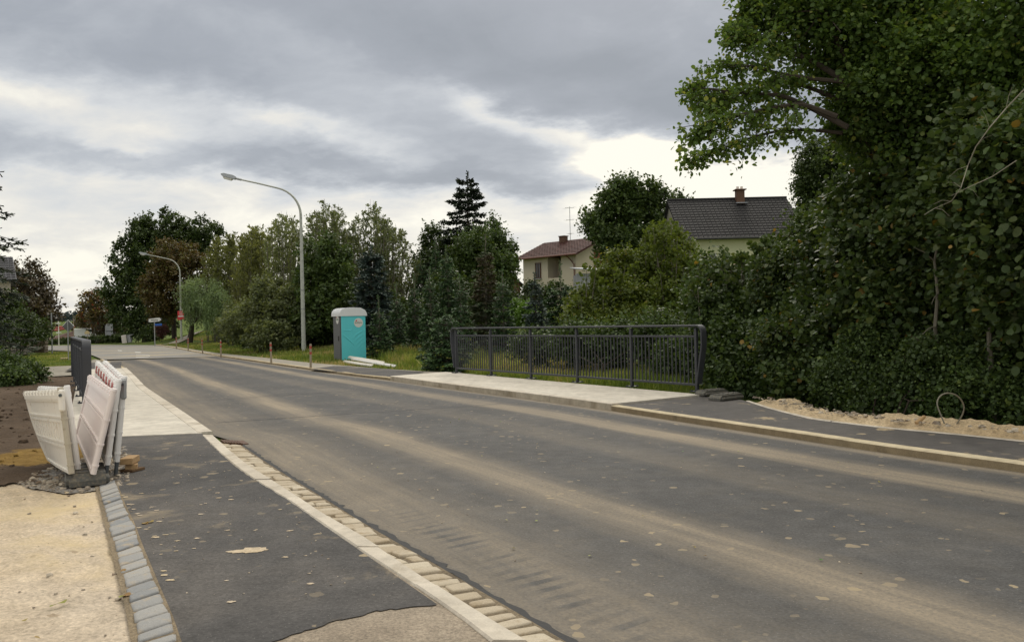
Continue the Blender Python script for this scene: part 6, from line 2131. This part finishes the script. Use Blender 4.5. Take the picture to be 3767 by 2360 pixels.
wand_bush(2340, 2600, 31, 62, 'tallest yellow-green hazel with upright shoots before the corner of the dark roof', 'hazely', .115, 171, per=300, vlow=1180, dY=1.4, rad=.34, name='hazel_bush', group='hazel bushes behind the far railing', sil=SILY, tmpl='fold', flat=.8, sw=.30)
wand_bush(2080, 2330, 30, 50, 'yellow-green hazel with several upright shoots before the grey shed', 'hazely', .115, 172, per=240, vlow=1200, dY=1.4, rad=.34, name='hazel_bush', group='hazel bushes behind the far railing', sil=SILY, tmpl='fold', flat=.8, sw=.30)
SILH = [(2540, 1000), (2590, 1000), (2615, 935), (2650, 965), (2675, 880), (2692, 818), (2712, 890), (2740, 915), (2765, 945), (2790, 870), (2812, 806), (2835, 850), (2860, 870), (2885, 815), (2905, 800), (2930, 830), (2990, 780), (3060, 800)]
wand_bush(2560, 2980, 20.5, 70, 'hazel with tall leafy shoots standing before the pale yellow wall', 'hazel', .105, 173, per=300, vlow=1200, dY=1.3, rad=.26, name='hazel_bush', group='dark hazels along the right bank', sil=SILH, tmpl='round', flat=.8, sw=.34, lit=.12)
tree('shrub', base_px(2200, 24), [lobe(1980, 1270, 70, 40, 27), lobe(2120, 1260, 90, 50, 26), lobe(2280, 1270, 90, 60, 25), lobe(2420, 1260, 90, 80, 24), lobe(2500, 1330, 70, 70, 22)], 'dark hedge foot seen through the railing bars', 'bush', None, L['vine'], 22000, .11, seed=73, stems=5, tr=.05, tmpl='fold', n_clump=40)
# dark green hazels and the climber-covered bank, right of the railing
G_H = 'dark hazels along the right bank'
tree('hazel_bush', base_px(2700, 21), [lobe(2640, 1110, 60, 45, 21.5), lobe(2730, 1095, 80, 50, 21), lobe(2860, 1040, 42, 60, 22), lobe(2650, 1110, 100, 90, 20), lobe(2780, 1090, 90, 90, 20), lobe(2600, 1080, 50, 80, 21)], 'lower rounded hazel just right of the railing under the pale wall', 'bush', G_H, L['hazel'], 30000, .115, seed=80, stems=6, tr=.07, tmpl='fold', n_clump=36, clump=.16, up=.6, top_tips=.4, bark='barkl')
tree('hazel_bush', base_px(2720, 17.5), [lobe(2660, 1200, 90, 80, 19), lobe(2780, 1210, 110, 90, 18.5), lobe(2640, 1310, 80, 80, 18), lobe(2760, 1340, 110, 90, 17.5), lobe(2860, 1290, 100, 100, 17.5), lobe(2700, 1420, 70, 50, 17), lobe(2830, 1430, 90, 60, 16.8)], 'leafy dark green hazel with large round leaves reaching down beside the rubber feet', 'bush', G_H, L['vine'], 42000, .105, seed=81, stems=6, tr=.05, tmpl='round', n_clump=30, clump=.11, bark='barkl')
tree('tree', base_px(3000, 36), [lobe(3010, 600, 70, 80, 36), lobe(2985, 690, 50, 70, 36), lobe(3060, 680, 80, 90, 36), lobe(2965, 770, 30, 50, 36), lobe(3050, 800, 80, 70, 35), lobe(3110, 560, 60, 70, 36)], 'dense dark round tree behind the hedge right of the dark roof', 'tree', None, L['darkleaf'], 30000, .13, seed=82, n_clump=60, clump=.10, tr=.2, L_=.4)
tree('hazel_bush', base_px(3020, 16.5), [lobe(2950, 960, 55, 70, 19), lobe(3040, 870, 80, 90, 19), lobe(3050, 970, 110, 110, 17.5), lobe(2920, 1040, 110, 110, 18), lobe(3060, 1130, 120, 120, 16.5), lobe(2960, 1240, 120, 110, 16), lobe(3080, 1320, 120, 110, 15), lobe(2960, 1400, 110, 80, 15.5), lobe(2860, 1120, 60, 80, 18)], 'high dark hazel forming the middle of the right-hand hedge', 'bush', G_H, L['hazel'], 70000, .115, seed=83, stems=7, tr=.08, tmpl='fold', n_clump=30, clump=.125)
tree('hazel_bush', base_px(3330, 13.5), [lobe(3200, 800, 120, 130, 15.5), lobe(3350, 760, 130, 130, 14.5), lobe(3250, 960, 130, 130, 14.5), lobe(3420, 930, 130, 140, 13.5), lobe(3250, 1130, 120, 120, 14), lobe(3400, 1120, 120, 120, 13.5), lobe(3550, 820, 130, 150, 13), lobe(3560, 1050, 130, 140, 13)], 'tall hazel at the right with greyish leaves and bare pale stems', 'bush', G_H, L['hazel'], 80000, .12, seed=84, stems=8, tr=.10, tmpl='round', n_clump=30, clump=.125, bark='barkl', twigs=160, twig_r=.010)
tree('bramble_bush', base_px(3250, 12.6), [lobe(3130, 1400, 110, 80, 14), lobe(3250, 1320, 120, 100, 13.5), lobe(3250, 1460, 110, 60, 13), lobe(3380, 1420, 130, 90, 12.6), lobe(3520, 1330, 140, 110, 12.2), lobe(3520, 1480, 130, 60, 11.9), lobe(3680, 1420, 130, 110, 11.5), lobe(3700, 1300, 120, 120, 11.8), lobe(3800, 1500, 100, 70, 11)], 'small-leaved green bramble growing over the bank behind the pipe loop', 'bush', None, L['vine'], 68000, .066, seed=85, stems=6, tr=.025, tmpl='fold', n_clump=40, clump=.10, L_=.28)
tree('hazel_bush', base_px(3720, 11.5), [lobe(3700, 700, 130, 150, 11.5), lobe(3800, 900, 130, 150, 11), lobe(3680, 960, 110, 120, 11.8), lobe(3740, 1130, 120, 110, 11.8), lobe(3900, 1100, 140, 160, 10.8), lobe(3850, 600, 130, 130, 11), lobe(3640, 560, 110, 120, 12)], 'nearest hazel at the right edge with the largest grey-green leaves', 'bush', G_H, L['hazel'], 52000, .125, seed=86, stems=5, tr=.07, tmpl='round', n_clump=30, clump=.13, bark='barkl')
# the overhanging linden
def linden():
    bx = atd(3230, 1300, 15.5)
    base = Vector((bx.x, 15.5, float(gz(bx.x, 15.5))))
    lob = [lobe(3150, 120, 200, 140, 15), lobe(3350, 60, 220, 170, 15), lobe(3020, 40, 130, 90, 14.5), lobe(3170, 330, 95, 150, 15), lobe(3300, 300, 200, 180, 14.5), lobe(3230, 520, 130, 140, 15.5), lobe(3420, 520, 180, 170, 14.5), lobe(3560, 250, 200, 220, 14), lobe(3720, 150, 200, 220, 13.5), lobe(3700, 420, 180, 180, 13.8), lobe(3150, 480, 50, 50, 15), lobe(3000, -120, 220, 120, 15), lobe(3400, -150, 300, 120, 15)]
    root = tree('linden_tree', base, lob, 'big linden-like tree at the right whose lit branches overhang the sky', 'tree', None, L['linden'], 92000, .095, seed=90, n_clump=40, clump=.15, tmpl='fold', tr=.15, L_=.4, twigs=260, twig_r=.012, fork=.5)
    # explicit outer limbs over the open sky
    rng = np.random.RandomState(8)
    limbs = [
        ([(3120, 470), (2990, 400), (2880, 350), (2760, 345), (2640, 330), (2580, 325), (2545, 315)], 14.3, 1.0, 40),
        ([(3080, 430), (2950, 380), (2820, 400), (2700, 430), (2620, 460), (2570, 500)], 14.0, .9, 36),
        ([(3100, 490), (2990, 478), (2880, 478), (2780, 500), (2700, 530), (2610, 560), (2510, 600)], 14.6, .6, 34),
        ([(3150, 330), (3020, 240), (2900, 190), (2790, 150), (2730, 130), (2680, 110)], 14.5, 1.1, 48),
        ([(3100, 300), (2980, 290), (2860, 270), (2760, 240), (2700, 250), (2640, 240)], 14.2, .75, 26),
        ([(3150, 200), (3000, 120), (2880, 60), (2800, 20), (2740, -20)], 14.8, 1.1, 64),
        ([(3120, 380), (3000, 330), (2900, 300), (2800, 300), (2700, 340), (2640, 370), (2600, 390)], 14.8, .8, 28),
        ([(3060, 250), (2960, 200), (2860, 130), (2780, 85), (2700, 60)], 15.0, .8, 34)]
    b = MB()
    PP, DD = [], []
    for pts, Y, sc_, nt_ in limbs:
        cl = [atd(u, v, Y + .25 * math.sin(i * 1.3)) for i, (u, v) in enumerate(pts)]
        fine = []
        for i in range(len(cl) - 1):
            for k in range(4):
                fine.append(cl[i].lerp(cl[i + 1], k / 4))
        fine.append(cl[-1])
        for _ in range(2):
            fine = [fine[0]] + [(fine[i - 1] + fine[i] * 2 + fine[i + 1]) / 4 for i in range(1, len(fine) - 1)] + [fine[-1]]
        n = len(fine)
        b.tube([p - base for p in fine], [.045 * sc_ * (1 - i / n) + .006 for i in range(n)], 6, cap=False)
        for _ in range(nt_):
            s_ = rng.uniform(.12, 1.0) ** .8
            i = min(n - 2, int(s_ * (n - 1)))
            p = fine[i]
            d = (fine[min(i + 2, n - 1)] - fine[max(i - 1, 0)]).normalized()
            q = Vector(rng.normal(size=3))
            q.y *= 1.0
            q.z = q.z * .8 - .25
            dd = (d * .8 + q.normalized() * .9).normalized()
            l_ = rng.uniform(.3, .95) * (1.0 - .45 * s_) * (.7 + .3 * sc_)
            e = p + dd * l_ + Vector((0, 0, -.12 * l_))
            b.tube([p - base, p.lerp(e, .5) - base + Vector((0, 0, .04)), e - base], [.010, .007, .003], 4, cap=False)
            m_ = int(3 + l_ * 7)
            for k in range(m_):
                t = (k + .6) / m_
                c = p.lerp(e, t)
                PP.append(c)
                DD.append(dd)
    b.build('branches', M['bark'], root)
    P = np.array([tuple(p) for p in PP])
    D = np.array([tuple(p) for p in DD])
    per = 6
    n = len(P)
    LP = P[:, None] + rng.normal(size=(n, per, 3)) * .06
    A = D[:, None] * .5 + rng.normal(size=(n, per, 3)) * .7 + np.array((0, 0, -.35))
    N = np.array((0, -.1, .8)) + rng.normal(size=(n, per, 3)) * .5
    S = .080 * rng.uniform(.5, 1.25, (n, per))
    T = np.clip(.55 + rng.normal(size=(n, 1)) * .15 + rng.normal(size=(n, per)) * .15 + (rng.rand(n, per) < .02) * .5, 0, 1)
    leaf_object('outer_leaves', (LP - np.array(base)).reshape(-1, 3), A.reshape(-1, 3), N.reshape(-1, 3), S.ravel(), T.ravel(), L['linden'], 'fold', root)
linden()
# far wood on the ridge and hedge by the junction
def farwood():
    rng = np.random.RandomState(12)
    P, A, N, S, T = [], [], [], [], []
    for i in range(260):
        x = rng.uniform(-330, -120)
        y = rng.uniform(430, 520)
        z0 = float(gz(x, y))
        H_ = rng.uniform(3.2, 5.6)
        n = 70
        z = rng.uniform(0, 1, n)
        a = rng.uniform(0, 6.28, n)
        r = 1.7 * (1 - z) * rng.uniform(.5, 1, n)
        P.append(np.c_[x + r * np.cos(a), y + r * np.sin(a), z0 + z * H_])
        A.append(np.c_[np.cos(a), np.sin(a), rng.uniform(-.6, .8, n)])
        N.append(np.c_[np.cos(a), np.sin(a), np.full(n, .8)] + rng.normal(size=(n, 3)) * .4)
        S.append(rng.uniform(.7, 1.5, n))
        T.append(rng.uniform(0, 1, n))
    o = leaf_object('far_wood', np.concatenate(P), np.concatenate(A), np.concatenate(N), np.concatenate(S), np.concatenate(T), L['farwood'], 'quad', None)
    tag(o, 'dark distant wood on the ridge beyond the village', 'wood', kind='stuff')
farwood()
tree('hedge', base_px(350, 106), [lobe(300, 1250, 35, 9, 108), lobe(360, 1249, 40, 10, 108), lobe(420, 1247, 40, 10, 108), lobe(460, 1243, 30, 14, 107)], 'low dark clipped hedge running in front of the white van', 'hedge', None, L['darkleaf'], 8000, .2, seed=95, stems=4, tr=.04, twigs=10, L_=.3)
tree('hedge', base_px(215, 106), [lobe(190, 1262, 40, 9, 108), lobe(245, 1258, 40, 9, 108), lobe(150, 1262, 30, 10, 108)], 'low dark hedge along the side road before the rusty roof', 'hedge', None, L['darkleaf'], 6000, .2, seed=96, stems=4, tr=.04, twigs=10, L_=.3)

# ---- grass and weeds
def grass(name, poly, n, hmin, hmax, seed, wid=.012, label=None, tone0=.4, follow=True, avoid=None):
    rng = np.random.RandomState(seed)
    X0, X1 = min(p[0] for p in poly), max(p[0] for p in poly)
    Y0, Y1 = min(p[1] for p in poly), max(p[1] for p in poly)
    xs, ys = [], []
    got = 0
    while got < n:
        x, y = rng.uniform(X0, X1, 2 * n), rng.uniform(Y0, Y1, 2 * n)
        k = inside(x, y, poly)
        k &= rng.rand(len(x)) < .25 + 1.3 * (fbm(x, y, .9, 3, 3) - .15)
        xs.append(x[k])
        ys.append(y[k])
        got += k.sum()
    x, y = np.concatenate(xs)[:n], np.concatenate(ys)[:n]
    f = fbm(x, y, .5, 3, 5)
    h = (hmin + (hmax - hmin) * rng.rand(n) ** 1.5) * (.5 + 1.1 * f)
    P = np.c_[x, y, gz(x, y) + .10 * (fbm(x, y, .35) - .95) * ss((y - 25) / 8) - .01]
    A = np.c_[rng.normal(size=(n, 2)) * .38, np.ones(n)]
    N = np.c_[rng.normal(size=(n, 2)), rng.normal(size=n) * .2]
    T = np.clip(tone0 + rng.normal(size=n) * .2 + (fbm(x, y, .4, 4, 6) - .48) * 2.0, 0, 1)
    v = np.array([(0, 1, 0), (.55, .7, .0), (1, 0, 0), (0, -1, 0)])
    A = unit(A)
    N = unit(N - A * (N * A).sum(1, keepdims=True))
    B = np.cross(N, A)
    w = wid * rng.uniform(.6, 1.5, n)
    V = P[:, None] + h[:, None, None] * A[:, None] * v[None, :, 0:1] + w[:, None, None] * B[:, None] * v[None, :, 1:2]
    Fc = (np.array([(0, 1, 2, 3)])[None] + 4 * np.arange(n)[:, None, None]).reshape(-1, 4)
    o = np_mesh(name, V.reshape(-1, 3), Fc, L['grass'], tone=T)
    tag(o, kind='stuff')
fb = [tuple(p[:2]) for p in far_b]
g1 = [(p[0] + .05, p[1] + .08) for p in fb] + [(-26, 84), (-14, 62), (-8, 52), (2, 44), (6, 34), (3.9, 25), (3.4, 17.2), (1.6, 20)]
g1 = g1[::1]
grass('verge_grass', [(p[0] + .05, p[1] + .08) for p in fb[2:]] + [(-30, 92), (-16, 66), (-10, 55), (-2, 50), (4, 42), (2.5, 33), (-.5, 27.5)], 90000, .06, .26, 1, wid=.022)
grass('tall_weeds', [(-7, 40), (-4.5, 33.5), (-1.5, 27), (2.5, 31), (2, 40), (-3, 45)], 26000, .15, .55, 2, wid=.02, tone0=.5)
grass('bank_grass', [(-1.4, 25.2), (1.0, 21.4), (3.9, 16.6), (6.2, 19), (5, 28), (2.5, 33), (-.5, 28)], 42000, .06, .30, 3, wid=.014, tone0=.45)
grass('triangle_grass', [tuple(at(u, v)[:2]) for u, v in ((150, 1294), (270, 1290), (320, 1300), (300, 1342), (150, 1350), (60, 1345), (80, 1310))], 16000, .03, .09, 4, wid=.02, tone0=.35)
grass('lawn_grass', [(-45, 100), (-36, 93), (-30, 92), (-22, 95), (-26, 112), (-44, 118)], 26000, .05, .14, 5, wid=.04, tone0=.3)
# fallen leaves on the ground
rng = np.random.RandomState(3)
def litter(pts, size, seed, z=.105):
    n = len(pts)
    rng = np.random.RandomState(seed)
    P = np.array([(p[0], p[1], z) for p in pts])
    A = np.c_[rng.normal(size=(n, 2)), rng.uniform(.0, .3, n)]
    N = np.c_[rng.normal(size=(n, 2)) * .25, np.ones(n)]
    return P, A, N, size * rng.uniform(.6, 1.2, n), rng.rand(n)
lf_ = [at(u, v, .1) for u, v in ((455, 2190), (462, 2192), (535, 1922), (548, 1920), (528, 1924), (90, 2280), (150, 2350), (225, 2215), (205, 2225), (450, 2105))]
d_ = litter(lf_, .05, 1)
tag(leaf_object('fallen_leaves', *d_, L['fallen'], 'fold', None), kind='stuff')
rr = [(x, y) for x, y in zip(rng.uniform(-3, 4.2, 60), rng.uniform(5, 14, 60))]
rr = [p for p in rr if inside(np.array([p[0]]), np.array([p[1]]), [(-4, 13), (-.2, 5.2), (4.4, 5.2), (4.3, 9), (1.2, 15)])[0]]
d_ = litter(rr, .025, 2, z=.012)
tag(leaf_object('fallen_leaves', *d_, L['fallen'], 'fold', None), kind='stuff')

# pale bare branches showing in front of the right-hand hazels
def bare_branch(pts, Y, r0, label, mat='twigpale'):
    cl = [atd(u, v, Y + .12 * math.sin(i * 2.1)) for i, (u, v) in enumerate(pts)]
    b = MB()
    n = len(cl)
    b.tube([p - cl[0] for p in cl], [r0 * (1 - .7 * i / n) for i in range(n)], 6)
    for i in range(1, n - 1):
        d = Vector((random.uniform(-.3, .1), random.uniform(-.2, .1), random.uniform(-.25, .25)))
        b.tube([cl[i] - cl[0], cl[i] - cl[0] + d * .6 + Vector((0, 0, .03)), cl[i] - cl[0] + d * 1.2], [r0 * .4, r0 * .3, r0 * .12], 4)
    o = b.build('bare_branch', M[mat], autos=True)
    o.location = cl[0]
    tag(o, label, 'branch')
bare_branch([(3767, 330), (3700, 400), (3640, 470), (3590, 540), (3560, 610), (3535, 690), (3500, 740), (3440, 765), (3400, 790)], 9.6, .0075, 'longest pale bare branch curving down through the hazel at the upper right')
bare_branch([(3740, 590), (3650, 650), (3560, 690), (3500, 720)], 10.0, .006, 'short pale twig slanting below the long bare branch')
bare_branch([(3465, 1500), (3450, 1350), (3440, 1200), (3450, 1080), (3438, 960), (3460, 850)], 12.3, .035, 'upright grey hazel stem standing in the dark gap above the pipe loop', 'barkl')
